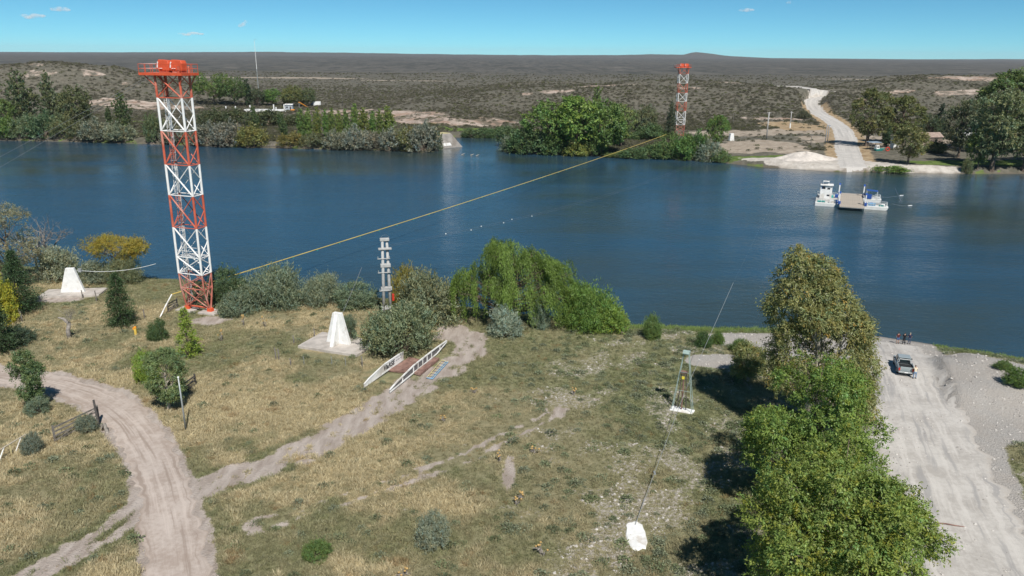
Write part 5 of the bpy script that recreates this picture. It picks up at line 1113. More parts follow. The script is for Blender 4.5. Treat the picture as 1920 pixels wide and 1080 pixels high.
q = gp(186, 800); q.z = hz(q.x, q.y); h_ = top_z(q, 750) - q.z
o = MB().bar((0, 0, -.3), (-.15, 0, h_), .13, .11, 8).build('gate_post', M['darkwood']); o.location = q; tag(o, 'tall dark gate post at the dirt road end of the wooden gate', 'post')
q = gp(201, 812); q.z = hz(q.x, q.y)
o = MB().path([(-.75, .6, -.1), (-.3, .3, .85), (0, 0, .1), (.15, -.2, -.2)], [.2, .17, .2, .2], 7).build('log_stump', M['deadwood'], smooth=True); o.location = q; tag(o, 'grey gnarled stump leaning at the gate post', 'stump')
a, b = gp(-10, 874), gp(52, 836); L = (b - a).length; rz = math.atan2(b.y - a.y, b.x - a.x)
o = thing('pole_rail', 'pale pole rail fence with slanting struts at the left edge', 'fence', (a.x, a.y, hz(a.x, a.y)), rz)
MB().bar((-2.5, 0, 1.25), (L, 0, 1.3), .06).build('top_rail', M['palewood'], o)
for x, dx, m in ((.3, 1.1, 'white'), (2.1, .0, 'palestraw'), (2.4, 1.1, 'white')): MB().bar((x - .0, 0, -.15), (x + dx, 0, 1.25), .06).build('strut', M[m], o)
for k, (px, py, pt, mt, lab) in enumerate([(38, 598, 576, 'wood', 'left of two short fence posts before the trapezoid anchor slab'), (42, 606, 584, 'wood', 'right of two short fence posts before the trapezoid anchor slab'), (181, 566, 545, 'wood', 'short fence post right of the trapezoid anchor slab'), (155, 560, 544, 'wood', 'thin fence post at the corner of the trapezoid anchor slab'),
        (271, 598, 580, 'wood', 'short fence post beside the lone conifer'), (517, 674, 652, 'wood', 'forked fence post left of the finned anchor slab'), (523, 676, 654, 'wood', 'second forked fence post left of the finned anchor slab'), (551, 646, 629, 'wood', 'thin fence post behind the left corner of the finned anchor slab'), (590, 636, 616, 'wood', 'thin fence post directly behind the finned anchor slab'),
        (679, 688, 668, 'wood', 'fence post at the front right corner of the finned anchor slab'), (570, 684, 668, 'steel', 'thin stake before the left corner of the finned anchor slab'), (622, 684, 668, 'steel', 'thin stake before the finned anchor slab'), (648, 686, 670, 'steel', 'thin stake before the right half of the finned anchor slab'),
        (545, 686, 672, 'wood', 'low stake at the left front corner of the finned anchor slab')]):
    q = gp(px, py); h_ = top_z(q, pt) - q.z; o = MB().path([(0, 0, -.3), (.03, 0, h_ * .5), (-.04, .02, h_)], [.10, .09, .08] if mt == 'wood' else [.04, .04, .04], 6).build('fence_post', M[mt]); o.location = q; tag(o, lab, 'post', 'old fence posts')
q = gp(255, 628); q.z = hz(q.x, q.y)
o = thing('yellow_marker', 'small yellow marker pillar in the grass near the lone conifer', 'marker', q); MB().box((0, 0, .45), (.3, .3, 1.1)).build('pillar', simple('yellow_paint', (.75, .52, .10), .6, .1), o, bevel=.03); MB().ball((0, 0, 1.12), .2, 8, 6).build('cap', M['orange2'], o); MB().box((-.2, 0, .95), (.25, .12, .35)).build('plate', M['orange2'], o)
q = gp(130, 636); q.z = hz(q.x, q.y); h_ = top_z(q, 580) - q.z
o = thing('dead_tree', 'short gnarled dead tree in the grass below the trapezoid anchor', 'tree', q)
MB().path([(.1, 0, -.3), (0, 0, 1.2), (.25, .1, 2.3), (-.35, 0, 3.0), (-1.1, 0, 3.2)], [.36, .3, .27, .2, .08], 8).build('trunk', M['deadwood'], o, smooth=True)
tw = link(bpy.data.objects.new('twigs', g_bare('dead_twigs', 3.0, 3.5, 4, 7, .012, 3)), o); tw.location = (.1, 0, 2.2)
q = gp(1780, 987); o = MB().path([(-1.1, .25, .06), (-.3, .1, .1), (.4, -.12, .07), (1.15, -.28, .06)], [.05, .06, .055, .03], 6).build('driftwood', M['rust']); o.location = (q.x, q.y, hz(q.x, q.y) + .03); tag(o, 'brown branch lying across the gravel road', 'branch')
MSEED = simple('seed_head', (.50, .33, .13), .9, .2)
for k, (px, py, pt, lab) in enumerate([(937, 866, 846, 'brown dry thistle above the pale bare patch'), (966, 948, 932, 'yellow-headed dry thistle below the pale bare patch'), (975, 938, 922, 'slim dry thistle behind the yellow-headed one'), (1014, 1040, 1022, 'orange-headed dry thistle near the bottom edge'), (1000, 850, 838, 'small dry thistle right of the brown one'), (890, 738, 726, 'dry thistle beside the end of the dirt track'),
        (1075, 742, 728, 'dry thistle near the top of the faint wheel track'), (833, 792, 780, 'dry thistle in the straw grass left of the wheel track'), (760, 1080, 1064, 'dry thistle at the bottom edge'), (457, 612, 590, 'tall yellow mullein below the round shrub by the tower'), (497, 614, 594, 'tall yellow mullein right of the other mullein'), (415, 640, 618, 'yellow mullein right of the light cedar')]):
    q = gp(px, py); h_ = top_z(q, pt) - q.z; o = thing('dry_thistle', lab, 'plant', q, 0, 'dry thistles in the grass'); gg = np.random.default_rng(k)
    mb = MB()
    for j in range(5):
        e = Vector((gg.normal(0, .25), gg.normal(0, .25), h_ * gg.uniform(.6, 1.1))); mb.path([(0, 0, -.1), e * .5 + Vector((.05, 0, 0)), e], [.03, .025, .015], 4); MB().ball(e, .11 if k < 9 else .08, 6, 5, (1, 1, .8 if k < 9 else 2.5)).build('seed_head', MSEED, o)
        for _ in range(3): u = gg.uniform(.2, .8); r_ = Vector(gg.normal(0, .2, 3)); mb.path([e * u, e * u + r_], [.05, .01], 3)
    mb.build('stems', M['deadwood'], o)
# ------------------------------------------------------------------ pickup and people
PU = gp(1692, 693); PU.z = hz(PU.x, PU.y); PH = R(-19)
paint = simple('silver_blue_paint', (.36, .41, .42), .25, .03, .5, metal=.2, spec=.5)
pk = thing('pickup_truck', 'silver double-cab pickup truck parked on the gravel ramp', 'pickup', PU + Vector((0, 0, .03)), PH)     # +y is forward
W_ = 1.84
mb = MB(); mb.prism([(-2.55, .55), (-2.6, .95), (.1, 1.0), (2.2, 1.0), (2.55, .88), (2.62, .55), (2.45, .38), (-2.4, .42)], -W_ / 2, W_ / 2, 'x'); body = mb.build('body', paint, pk, bevel=.05)
cabm = MB().prism([(-.62, .98), (-.50, 1.70), (.75, 1.76), (1.55, 1.04)], -W_ / 2 + .10, W_ / 2 - .10, 'x')
cabm.v = [(x * (1 - .14 * max(0, (z - 1.0) / .75)), y, z) for x, y, z in cabm.v]; cab = cabm.build('cab', M['glass'], pk, bevel=.03)
MB().box((0, .14, 1.765), (1.46, 1.36, .06)).build('roof', paint, cab, bevel=.02)
for s in (-1, 1):
    MB().path([(s * .80, -.63, 1.0), (s * .71, -.51, 1.70)], .05, 4).build('rear_pillar', paint, cab); MB().path([(s * .80, 1.52, 1.04), (s * .70, .78, 1.74)], .045, 4).build('front_pillar', paint, cab); MB().path([(s * .82, .35, 1.0), (s * .71, .33, 1.72)], .04, 4).build('door_pillar', paint, cab)
    MB().box((s * 1.03, .95, 1.18), (.22, .10, .17)).build('mirror', M['black'], pk, bevel=.02)
    MB().box((s * .88, -1.65, 1.12), (.09, 1.85, .30)).build('bed_side', paint, pk, bevel=.02)
    MB().box((s * .80, -2.60, .92), (.20, .06, .36)).build('tail_light', M['red'], pk, bevel=.015); MB().box((s * .72, 2.60, .80), (.32, .06, .16)).build('headlight', M['white'], pk, bevel=.015)
    for y_ in (-1.62, 1.60):
        wl_ = MB().bar((s * .70, y_, .40), (s * .95, y_, .40), .39, None, 18).build('wheel', M['black'], pk); MB().bar((s * .945, y_, .40), (s * .965, y_, .40), .23, None, 14).build('rim', M['steel'], wl_)
    MB().box((s * .925, .62, .98), (.02, .18, .03)).build('door_handle', M['black'], pk)
MB().box((0, -1.65, 1.005), (1.66, 1.8, .03)).build('bed_floor', M['black'], pk); MB().box((0, -2.58, 1.10), (1.42, .07, .34)).build('tailgate', paint, pk, bevel=.02)
MB().box((0, -2.72, .58), (1.75, .18, .18)).build('rear_bumper', M['steel'], pk, bevel=.03); MB().box((0, -2.82, .62), (.40, .02, .14)).build('number_plate', M['white'], pk); MB().box((0, 2.68, .55), (1.7, .14, .24)).build('front_bumper', paint, pk, bevel=.03)
MB().path([(-.72, -.80, 1.2), (-.62, -.78, 1.66), (.62, -.78, 1.66), (.72, -.80, 1.2)], .04, 6).build('roll_bar', M['white'], pk)
def skin(name, nodes, edges, mat, parent, sub=1):
    me = bpy.data.meshes.new(name); me.from_pydata([n[0] for n in nodes], edges, []); o = bpy.data.objects.new(name + '_tmp', me); COL.objects.link(o)
    sk = o.modifiers.new('skin', 'SKIN'); sk.use_smooth_shade = True; ss_ = o.modifiers.new('sub', 'SUBSURF'); ss_.levels = sub; ss_.render_levels = sub
    for v, n in zip(me.skin_vertices[0].data, nodes): v.radius = n[1] if isinstance(n[1], tuple) else (n[1], n[1])
    me.skin_vertices[0].data[0].use_root = True
    dg = bpy.context.evaluated_depsgraph_get(); m2 = bpy.data.meshes.new_from_object(o.evaluated_get(dg)); bpy.data.objects.remove(o)
    m2.materials.clear(); m2.materials.append(mat); m2.name = name; return link(bpy.data.objects.new(name, m2), parent)
MSK = simple('skin', (.46, .28, .20), .6, .05); HAIR = simple('dark_hair', (.03, .024, .02), .8, .1); SHOE = simple('dark_shoe', (.05, .045, .04), .7, .1)
def person(label, loc, rz, shirt, pants, shorts=False, arms=None, lean=0.0, hair=None, bare=False, stance=.11):
    o = thing('person', label, 'person', loc, rz); sh = lambda z: lean * max(0, z - .95); J = {}
    arms = arms or [((.25, .02, 1.16), (.24, .14, .93)), ((.25, .02, 1.16), (.24, .14, .93))]
    nodes = [((0, 0, .97), (.125, .09)), ((0, sh(1.2), 1.2), (.105, .08)), ((0, sh(1.40), 1.40), (.135, .09)), ((0, sh(1.5), 1.51), .055), ((0, sh(1.6) + .015, 1.60), (.075, .085)), ((0, sh(1.7) + .01, 1.70), (.075, .09)), ((0, sh(1.76), 1.765), .045)]; ed = [(0, 1), (1, 2), (2, 3), (3, 4), (4, 5), (5, 6)]
    hands = []
    for s, (el, wr) in zip((-1, 1), arms):
        n = len(nodes); el = (s * el[0], el[1] + sh(el[2]), el[2]); wr = (s * wr[0], wr[1] + sh(wr[2]), wr[2]); hd = tuple(np.array(wr) + (np.array(wr) - np.array(el)) * .35); hands.append((wr, hd, s))
        nodes += [((s * .19, sh(1.43), 1.43), .062), (el, .046), (wr, .032), (hd, (.042, .022))]; ed += [(2, n), (n, n + 1), (n + 1, n + 2), (n + 2, n + 3)]
    for s in (-1, 1):
        n = len(nodes); nodes += [((s * .09, 0, .90), .098), ((s * stance, .02, .50), .062), ((s * (stance + .01), -.02, .09), .04), ((s * (stance + .03), .13, .04), (.045, .03))]; ed += [(0, n), (n, n + 1), (n + 1, n + 2), (n + 2, n + 3)]
    b = skin('body', nodes, ed, MSK, o)
    fm = MB()                                              # fingers and face details, joined into the body surface
    for wr, hd, s in hands:
        w, h = Vector(wr), Vector(hd); d = (h - w).normalized(); u = d.cross(Vector((1, 0, 0))).normalized()
        for i in range(4): r_ = h + u * (i - 1.5) * .019; fm.path([r_ - d * .01, r_ + d * .04, r_ + d * (.062 + .012 * (i in (1, 2))) + Vector((-s * .015, 0, 0))], [.010, .009, .007], 5)
        fm.path([w.lerp(h, .5) + u * .03, w.lerp(h, .7) + u * .055, h + u * .06], [.011, .010, .008], 5)
    hc = Vector((0, sh(1.65) + .015, 1.65)); fm.ball(hc + Vector((0, .085, -.01)), .016, 5, 4)
    for s in (-1, 1): fm.ball(hc + Vector((s * .074, 0, -.005)), .022, 5, 4, (.5, .8, 1.2)); fm.ball(hc + Vector((s * .03, .078, .02)), .010, 5, 4)
    bm = bmesh.new(); bm.from_mesh(b.data); tmp = fm.mesh('tmp', MSK); bm.from_mesh(tmp); bm.to_mesh(b.data); bm.free()
    MB().ball((0, hc.y - .022, 1.705), .092, 10, 8, (.92, 1.05, .85)).build('hair', hair or HAIR, o, smooth=True)
    sn = [((0, 0, .86), (.17, .13)), ((0, 0, .98), (.168, .13)), ((0, sh(1.2), 1.2), (.152, .117)), ((0, sh(1.41), 1.41), (.18, .125)), ((0, sh(1.475), 1.475), (.085, .08))]; se = [(0, 1), (1, 2), (2, 3), (3, 4)]
    for s, (el, wr) in zip((-1, 1), arms):
        n = len(sn); e = Vector((s * el[0], el[1] + sh(el[2]), el[2])); s0 = Vector((s * .195, sh(1.43), 1.43)); sn += [(tuple(s0), .078), (tuple(s0.lerp(e, .75)), .066)]; se += [(3, n), (n, n + 1)]
    if not bare: skin('shirt', sn, se, shirt, o)
    pn = [((0, 0, 1.04), (.16, .12)), ((0, 0, .93), (.16, .125))]; pe = [(0, 1)]
    for s in (-1, 1):
        n = len(pn); pn += [((s * .092, 0, .86), .112), ((s * (stance * .95 + .005), .02, .52), .085 if shorts else .078)]; pe += [(1, n), (n, n + 1)]
        if not shorts: pn.append(((s * (stance + .01), -.015, .10), .058)); pe.append((n + 1, n + 2))
    skin('shorts' if shorts else 'trousers', pn, pe, pants, o)
    for s in (-1, 1): MB().box((s * (stance + .022), .05, .05), (.10, .27, .10), taper=.85).build('shoe', SHOE, o, bevel=.02)
    return o
cl_ = lambda n, c: simple(n, c, .85, .1, 6)
for px, py, rz, lab, shirt, pants, shorts, arms, hair in [
    (1682.5, 644.5, .15, 'person in a dark red shirt and blue shorts, leftmost at the water', cl_('maroon_cotton', (.10, .018, .022)), cl_('blue_cotton', (.07, .14, .30)), True, [((.25, -.04, 1.17), (.24, .05, .95)), ((.29, .10, 1.20), (.22, .32, 1.12))], None),
    (1694.0, 645.5, -.1, 'person all in black, middle of the three at the water', cl_('black_cotton', (.014, .014, .017)), cl_('black_denim', (.02, .02, .024)), False, [((.27, .08, 1.19), (.12, .25, 1.10)), ((.27, .08, 1.19), (.12, .25, 1.12))], None),
    (1704.0, 645.5, .05, 'person in a navy shirt and jeans with light hair, rightmost at the water', cl_('navy_cotton', (.018, .026, .07)), cl_('jeans', (.06, .09, .15)), False, None, simple('light_hair', (.50, .44, .36), .8, .1))]:
    q = gp(px, py); q.z = hz(q.x, q.y) + .02
    person(lab, q, rz - .3, shirt, pants, shorts, arms, 0.0, hair, stance=.12)
q = PU + Matrix.Rotation(PH, 3, 'Z') @ Vector((1.02, -2.95, 0)); q.z = hz(q.x, q.y) + .03
person('person in a cream shirt and jeans leaning on the pickup tailgate', q, PH + R(22), cl_('cream_cotton', (.70, .62, .46)), cl_('pale_jeans', (.20, .29, .42)), False, [((.30, .22, 1.25), (.26, .46, 1.12)), ((.26, .05, 1.17), (.25, .2, .98))], .22, simple('brown_hair', (.10, .06, .035), .8, .1), stance=.16)
# ------------------------------------------------------------------ ferry
f0 = at(1594, 383, WZ); FZ = WZ
ferry = thing('cable_ferry', 'white cable ferry with a plank deck crossing the river', 'ferry', (f0.x, f0.y, WZ), R(-22))
MW, MBL = M['white'], M['blue']; hullm = simple('hull_paint', (.72, .72, .69), .5, .06, .6, dirt=((.45, .40, .33), .6, .5))
def pontoon(y, x0, x1):
    w = 2.6; mb = MB().prism([(x0, .95), (x0 - .0, -.35), (x0 + 1.0, -.7), (x1 - 1.6, -.7), (x1 - .3, .1), (x1, .95)], y - w / 2, y + w / 2); return mb.build('pontoon', hullm, ferry, bevel=.08)
hn = pontoon(-5.2, -9.6, 9.8); hf = pontoon(7.6, -9.2, 8.6)
MB().box((-6.4, 1.2, .92), (6.2, 10.4, .16)).build('side_deck', simple('deck_steel', (.40, .38, .35), .8, .12), ferry)
pl = MB().box((.2, 1.2, 1.0), (6.4, 17.2, .30)).build('deck_frame', M['steel'], ferry)
plankm = simple('deck_planks', (.42, .37, .31), .9, .16, 1.2, dirt=((.32, .28, .24), .55, .6)); bd = MB().box((0, 0, 0), (.485, 17.2, .07)).mesh('plank', plankm)
for i in range(13): o = link(bpy.data.objects.new('plank', bd), pl); o.location = (.2 - 3.0 + i * .5, 1.2, 1.19 + .012 * (i % 3))
for y_, s in ((-9.4, -1), (11.9, 1)):
    rp = MB().box((.2, y_, .98), (6.4, 4.0, .16), rx=s * -.03).build('loading_ramp', M['steel'], ferry); bd2 = MB().box((0, 0, 0), (.485, 4.0, .05), rx=s * -.03).mesh('ramp_plank', plankm)
    for i in range(13): o = link(bpy.data.objects.new('plank', bd2), rp); o.location = (.2 - 3.0 + i * .5, y_, 1.09 + .01 * (i % 2))
for x_ in (-3.25, 3.65):
    for y_ in (-7.2, 9.6):
        po = MB().box((x_, y_, 2.5), (.32, .32, 3.2)).build('gantry_post', MW, ferry, bevel=.03); MB().box((x_ + .05, y_ + .35, 4.2), (.5, .9, .45), rx=.5).build('pulley', MBL, po, bevel=.05); MB().box((x_ + .1, y_ - .25, 1.5), (.7, .8, .9)).build('winch', MBL, po, bevel=.06)
    MB().path([(x_, -7.2, 2.0), (x_, -2, 1.7), (x_, 4, 1.7), (x_, 9.6, 2.0)], .09, 6).build('side_rail', MW, ferry)
cabn = MB().box((-7.0, 2.2, 3.0), (3.3, 3.3, 4.0)).build('cabin', MW, ferry, bevel=.06)
MB().box((-6.9, 2.0, 5.05), (3.6, 3.7, .14)).build('cabin_roof', MW, cabn, bevel=.03)
top = MB().box((-7.2, 2.6, 5.95), (1.7, 1.5, .12)).build('lookout_roof', MW, cabn)
for a in (-1, 1):
    for b in (-1, 1): MB().bar((-7.2 + a * .75, 2.6 + b * .65, 5.1), (-7.2 + a * .75, 2.6 + b * .65, 5.9), .04).build('lookout_post', MW, top)
for x_, z_, w_, h_ in ((-6.3, 4.1, .75, .45), (-6.3, 2.1, .75, .45), (-7.7, 4.3, .9, .7)): MB().box((x_, .53, z_), (w_, .06, h_)).build('window', M['glass'], cabn)
MB().prism([(-8.3, 3.9), (-7.3, 4.7), (-8.3, 4.7)], .5, .545).build('emblem', MBL, cabn)
def fence_rail(x0, x1, y0, y1, z, name='railing'):
    pr = ferry; c = [(x0, y0), (x1, y0), (x1, y1), (x0, y1)]
    rl = MB()
    for i in range(4):
        a, b = Vector((*c[i], 0)), Vector((*c[(i + 1) % 4], 0)); n = max(1, round((b - a).length / 1.6))
        for zz in (.55, 1.1): rl.bar(a + Vector((0, 0, z + zz)), b + Vector((0, 0, z + zz)), .045, None, 4)
        for j in range(n): q_ = a.lerp(b, j / n); rl.bar(q_ + Vector((0, 0, z)), q_ + Vector((0, 0, z + 1.1)), .045, None, 4)
    return rl.build(name, MW, ferry)
fence_rail(-9.4, -3.6, -6.3, -4.0, .98); fence_rail(-9.3, -3.7, 3.9, 6.3, .98); fence_rail(4.2, 9.4, -6.3, -4.1, .95); fence_rail(4.2, 8.2, 6.5, 8.7, .95)
for x_, y_, d_, m_ in ((-8.0, -5.6, (2.1, .12, .55), 'teal'), (-4.9, -5.5, (1.7, .9, .8), 'white'), (-3.7, -5.4, (1.0, 1.0, .9), 'blue'), (5.4, -5.8, (2.0, .12, .8), 'lightblue'), (7.9, -5.8, (1.3, .1, .4), 'teal'), (5.4, -4.6, (.9, .7, .7), 'blue'), (-5.3, 3.6, (1.1, .9, .7), 'teal'), (-3.9, 4.2, (.9, .9, 1.1), 'blue'), (5.0, 6.9, (1.6, 1.4, 1.3), 'blue'), (8.4, -5.0, (1.0, 1.0, .5), 'white'), (7.0, 7.4, (2.4, .9, .5), 'white')):
    MB().box((x_, y_, .95 + d_[2] / 2 + .04), d_).build({'teal': 'name_board', 'lightblue': 'name_board', 'white': 'locker', 'blue': 'engine_box'}[m_] if d_[1] < .2 or m_ in ('white', 'blue') else 'crate', M[m_], ferry, bevel=.03)
aw = MB().add([(4.3, 6.2, 3.4), (7.4, 6.2, 3.2), (7.4, 8.8, 3.2), (4.3, 8.8, 3.4), (4.3, 6.2, 3.46), (7.4, 6.2, 3.26), (7.4, 8.8, 3.26), (4.3, 8.8, 3.46)], [(3, 2, 1, 0), (4, 5, 6, 7), (0, 1, 5, 4), (1, 2, 6, 5), (2, 3, 7, 6), (3, 0, 4, 7)]).build('awning', MBL, ferry)
for a, b in ((4.35, 6.25), (7.3, 6.25), (7.3, 8.7), (4.35, 8.7)): MB().bar((a, b, .95), (a, b, 3.3), .05).build('awning_post', MW, aw)
for k, (a, b) in enumerate([((9.3, 5.5), (1690, 367)), ((9.6, -5.5), (1706, 386))]):
    e = at(*b, WZ + .1); s_ = Vector((f0.x + a[0], f0.y + a[1], WZ + 1.2)); cable('ferry_line', ['upper tow line trailing right of the ferry', 'lower tow line trailing right of the ferry'][k], [s_, s_.lerp(e, .5) - Vector((0, 0, .25)), e], .03, 'rope', M['steel'], 'ferry tow lines')
    o = MB().bar((-.55, 0, .0), (.75, .25, .1), .16, .10, 8).build('float', MW); o.location = e; tag(o, ['white float on the upper tow line right of the ferry', 'white float on the lower tow line right of the ferry'][k], 'float', 'tow line floats')
a, b = at(1678, 352, 1.0), at(1689, 377, WZ + .2); cable('river_cable', 'thin slanting cable over the water right of the ferry', [a, b], .035, 'cable')
# ------------------------------------------------------------------ across the river: abutment, landing, huts, poles
cs = [at(820, 279, WZ), at(876, 275, WZ), at(855, 251, 1.5), at(826, 252, 1.5)]; o0 = at(840, 279, WZ)
q0, q1 = at(816, 280, WZ), at(877, 274.5, WZ); t0, t1 = at(826, 280, WZ), at(850, 278, WZ)
dpx = m_per_px(q0); wd = 72 * dpx
ab = thing('abutment', 'sloping concrete abutment standing in the water at the inlet', 'abutment', (q0.x, q0.y, WZ), math.atan2(q1.y - q0.y, q1.x - q0.x))
hA = 6.4
bodya = MB().add([(-1, 0, -1.5), (wd, 0, -1.5), (wd - .5, 9, -1.5), (-1, 12, -1.5), (1.5, 2.2, hA), (wd * .62, 2.2, hA), (wd * .62, 8, hA), (1.5, 10, hA)], [(3, 2, 1, 0), (4, 5, 6, 7), (0, 1, 5, 4), (1, 2, 6, 5), (2, 3, 7, 6), (3, 0, 4, 7)]).build('block', simple('stained_concrete', (.33, .305, .28), .9, .16, .35, dirt=((.20, .17, .14), .52, .6)), ab, bevel=.05)
mb = MB().add([(3.5, .60, 1.0), (10.0, .62, 1.05), (9.4, 1.05, 2.3), (3.2, 1.0, 2.2), (3.5, .56, 1.0), (10.0, .58, 1.05), (9.4, 1.0, 2.35), (3.2, .95, 2.25)], [(3, 2, 1, 0), (4, 5, 6, 7), (0, 1, 5, 4), (1, 2, 6, 5), (2, 3, 7, 6), (3, 0, 4, 7)])
mb.v = [(x, (z + 1.5) * 2.2 / (hA + 1.5) - (.10 if i > 3 else -.05), z) for i, (x, y, z) in enumerate(mb.v)]
mb.build('painted_patch', M['white'], ab)
MB().box((wd * .32, 5, hA + .1), (wd * .55, 5.5, .2)).build('capping', M['palestraw'], ab)
for k, (px, py) in enumerate([(868, 290), (885, 291), (895, 292)]):
    q = at(px, py, WZ + .05); o = MB().path([(-.6, 0, 0), (.1, 0, .25), (.8, .2, .55)], [.16, .13, .06], 6).build('snag', M['palewood']); o.location = q; tag(o, ['pale snag branch in the water below the abutment, leftmost', 'pale snag in the water below the abutment, middle', 'pale snag in the water below the abutment, rightmost'][k], 'snag', 'snags below the abutment')
def ring(mb, pts): return mb
q = gp(1508, 298); mbp = MB(); gg = np.random.default_rng(4)
Vp, Fp = [], []; nA, nR = 36, 10
for i in range(nR + 1):
    r_ = i / nR
    for j in range(nA):
        t_ = 2 * math.pi * j / nA; k_ = 1 + .18 * math.sin(3 * t_ + 1) + .08 * math.sin(7 * t_); Vp.append((r_ * 12.5 * k_ * math.cos(t_), r_ * 6.5 * k_ * math.sin(t_), 2.9 * (1 - r_ ** 1.4) * (1 + .12 * math.sin(5 * t_ + r_ * 6)) - .25))
for i in range(nR):
    for j in range(nA): Fp.append((i * nA + j, i * nA + (j + 1) % nA, (i + 1) * nA + (j + 1) % nA, (i + 1) * nA + j))
o = link(bpy.data.objects.new('sand_pile', np_mesh('sand_pile', Vp, Fp, simple('pale_sand', (.56, .51, .46), .95, .12, .5, bump=.4), smooth=True))); o.location = q; tag(o, 'pale sand pile left of the far landing', 'sand pile')
def upole(name, label, px, pyb, pyt, r, mat, arms=(), group=None):
    q = gp(px, pyb); h_ = top_z(q, pyt) - q.z; o = thing(name, label, 'utility pole', q, R(10), group); MB().bar((0, 0, -.3), (0, 0, h_), r, r * .7, 8).build('post', mat, o, smooth=True)
    for f_, w in arms: MB().box((0, 0, h_ * f_), (w, .18, .2)).build('crossarm', mat, o)
    return o, q, h_
GP = 'poles across the river'
upole('utility_pole', 'tall grey concrete pole on the dry field across the river', 1437, 262, 210, .32, M['pole_concrete'], [(.97, 2.2), (.62, 1.6)], GP)
o, q, h_ = upole('utility_pole', 'grey pole with a white painted foot near the far road', 1481, 240, 209, .26, M['pole_concrete'], [(.95, 2.0)], GP); MB().bar((0, 0, -.1), (0, 0, 2.6), .42, .36, 8).build('painted_foot', M['white'], o)
for k, (px, yb, yt) in enumerate([(1547, 270, 235), (1551, 269, 234)]): upole('sign_post', ['left of two blue-grey posts beside the far landing road', 'right of two blue-grey posts beside the far landing road'][k], px, yb, yt, .18, simple('blue_grey_paint_%d' % k, (.22, .27, .33), .5, .1), [(.96, 1.6)] if k else (), GP)
for k, (px, yb, yt) in enumerate([(1514, 160, 148), (1450, 163, 150), (1456, 163, 150), (882, 196, 184), (943, 196, 184), (769, 196, 186), (642, 198, 176), (1374, 235, 210), (1520, 272, 252)]):
    upole('line_pole', ['thin line pole beyond the far road bend', 'left of two thin line poles on the ridge', 'right of two thin line poles on the ridge', 'thin line pole at the foot of the middle hill', 'thin line pole right on the middle hill slope', 'thin line pole above the eroded bank', 'thin line pole right of the white van', 'thin line pole behind the far green tree', 'thin stake left of the blue-grey posts'][k], px, yb, yt, .16, M['wood'], (), GP)
q = gp(487, 196); h_ = top_z(q, 74) - q.z
am = thing('radio_mast', 'very tall thin radio mast behind the park trees', 'mast', q); MB().bar((0, 0, -.5), (0, 0, h_ * .55), .30, .24, 6).build('lower_shaft', M['steel'], am); MB().bar((0, 0, h_ * .55), (0, 0, h_ - 1), .20, .10, 6).build('upper_shaft', M['white'], am); MB().path([(0, 0, h_ - 1), (.3, 0, h_), (1.6, 0, h_ + .2)], .07, 5).build('antenna', M['steel'], am)
q = gp(1371, 264); h_ = top_z(q, 250) - q.z
o = MB().prism([(-1.3, -.2), (1.3, -.2), (.7, h_), (-.9, h_)], -.7, .7).build('anchor_block', M['white'], bevel=.05); o.location = q; o.rotation_euler.z = .3; tag(o, 'small white anchor block across the river right of the green tree', 'anchor block')
q = gp(1180, 252); h_ = max(1.5, top_z(q, 240) - q.z); o = MB().prism([(-.9, -.2), (.9, -.2), (.5, h_), (-.6, h_)], -.5, .5).build('anchor_block', M['white'], bevel=.05); o.location = q; tag(o, 'small white anchor block showing beside the middle clump of trees', 'anchor block')
# landing: booth, shelter, boat, buoy
q = gp(1648, 283); bo = thing('small_boat', 'white and teal boat drawn up under the far eucalyptus', 'boat', q, R(15))
hb_ = MB().add([(-2.1, -.9, .9), (1.6, -.9, .9), (2.6, 0, 1.05), (1.6, .9, .9), (-2.1, .9, .9), (-1.9, -.55, .05), (1.3, -.5, .05), (1.9, 0, .25), (1.3, .5, .05), (-1.9, .55, .05)], [(4, 3, 2, 1, 0), (5, 6, 7, 8, 9), (0, 1, 6, 5), (1, 2, 7, 6), (2, 3, 8, 7), (3, 4, 9, 8), (4, 0, 5, 9)]).build('hull', M['teal'], bo)
MB().box((-1.2, 0, 1.6), (1.6, 1.5, 1.5), taper=.85).build('cabin', M['white'], bo, bevel=.05); MB().box((-1.2, -.72, 1.75), (1.0, .06, .5)).build('window', M['glass'], bo)
q = gp(1664, 284); o = MB().path([(.75 * math.cos(t), .15, .9 + .75 * math.sin(t)) for t in np.linspace(0, 2 * math.pi, 17)], .22, 6).build('life_ring', M['red'], smooth=True); o.location = q; tag(o, 'red life ring beside the small boat', 'life ring')
def hut(name, label, px, pyb, size, rz, wall, roof, pitch=.25, door=True, cat='hut'):
    q = gp(px, pyb); o = thing(name, label, cat, q, rz); w, d, h = size
    MB().prism([(-w / 2, -.3), (w / 2, -.3), (w / 2, h), (-w / 2, h)], -d / 2, d / 2).build('wall', wall, o, bevel=.02); rr_ = pitch * d
    r = MB().prism([(-d / 2 - .4, h + .01), (0, h + rr_), (d / 2 + .4, h + .01), (d / 2 + .4, h + .16), (0, h + rr_ + .18), (-d / 2 - .4, h + .16)], -w / 2 - .3, w / 2 + .3, 'x').build('roof', roof, o)
    MB().prism([(-d / 2 + .05, h), (d / 2 - .05, h), (0, h + rr_ - .02)], -w / 2 + .02, w / 2 - .02, 'x').build('gable', wall, o)
    if door: MB().box((w * .22, -d / 2 - .02, h * .36), (.95, .08, h * .72)).build('door', M['darkwood'], o)
    for x in (-w * .25,): wi = MB().box((x, -d / 2 - .02, h * .58), (1.1, .08, .9)).build('window', M['glass'], o); MB().box((x, -d / 2 - .08, h * .58 - .5), (1.3, .12, .08)).build('sill', M['white'], wi)
    return o
hut('ticket_booth', 'narrow white and green booth behind the boat', 1676, 278, (2.4, 2.4, 4.4), .2, M['house'], M['green_paint'], .12)
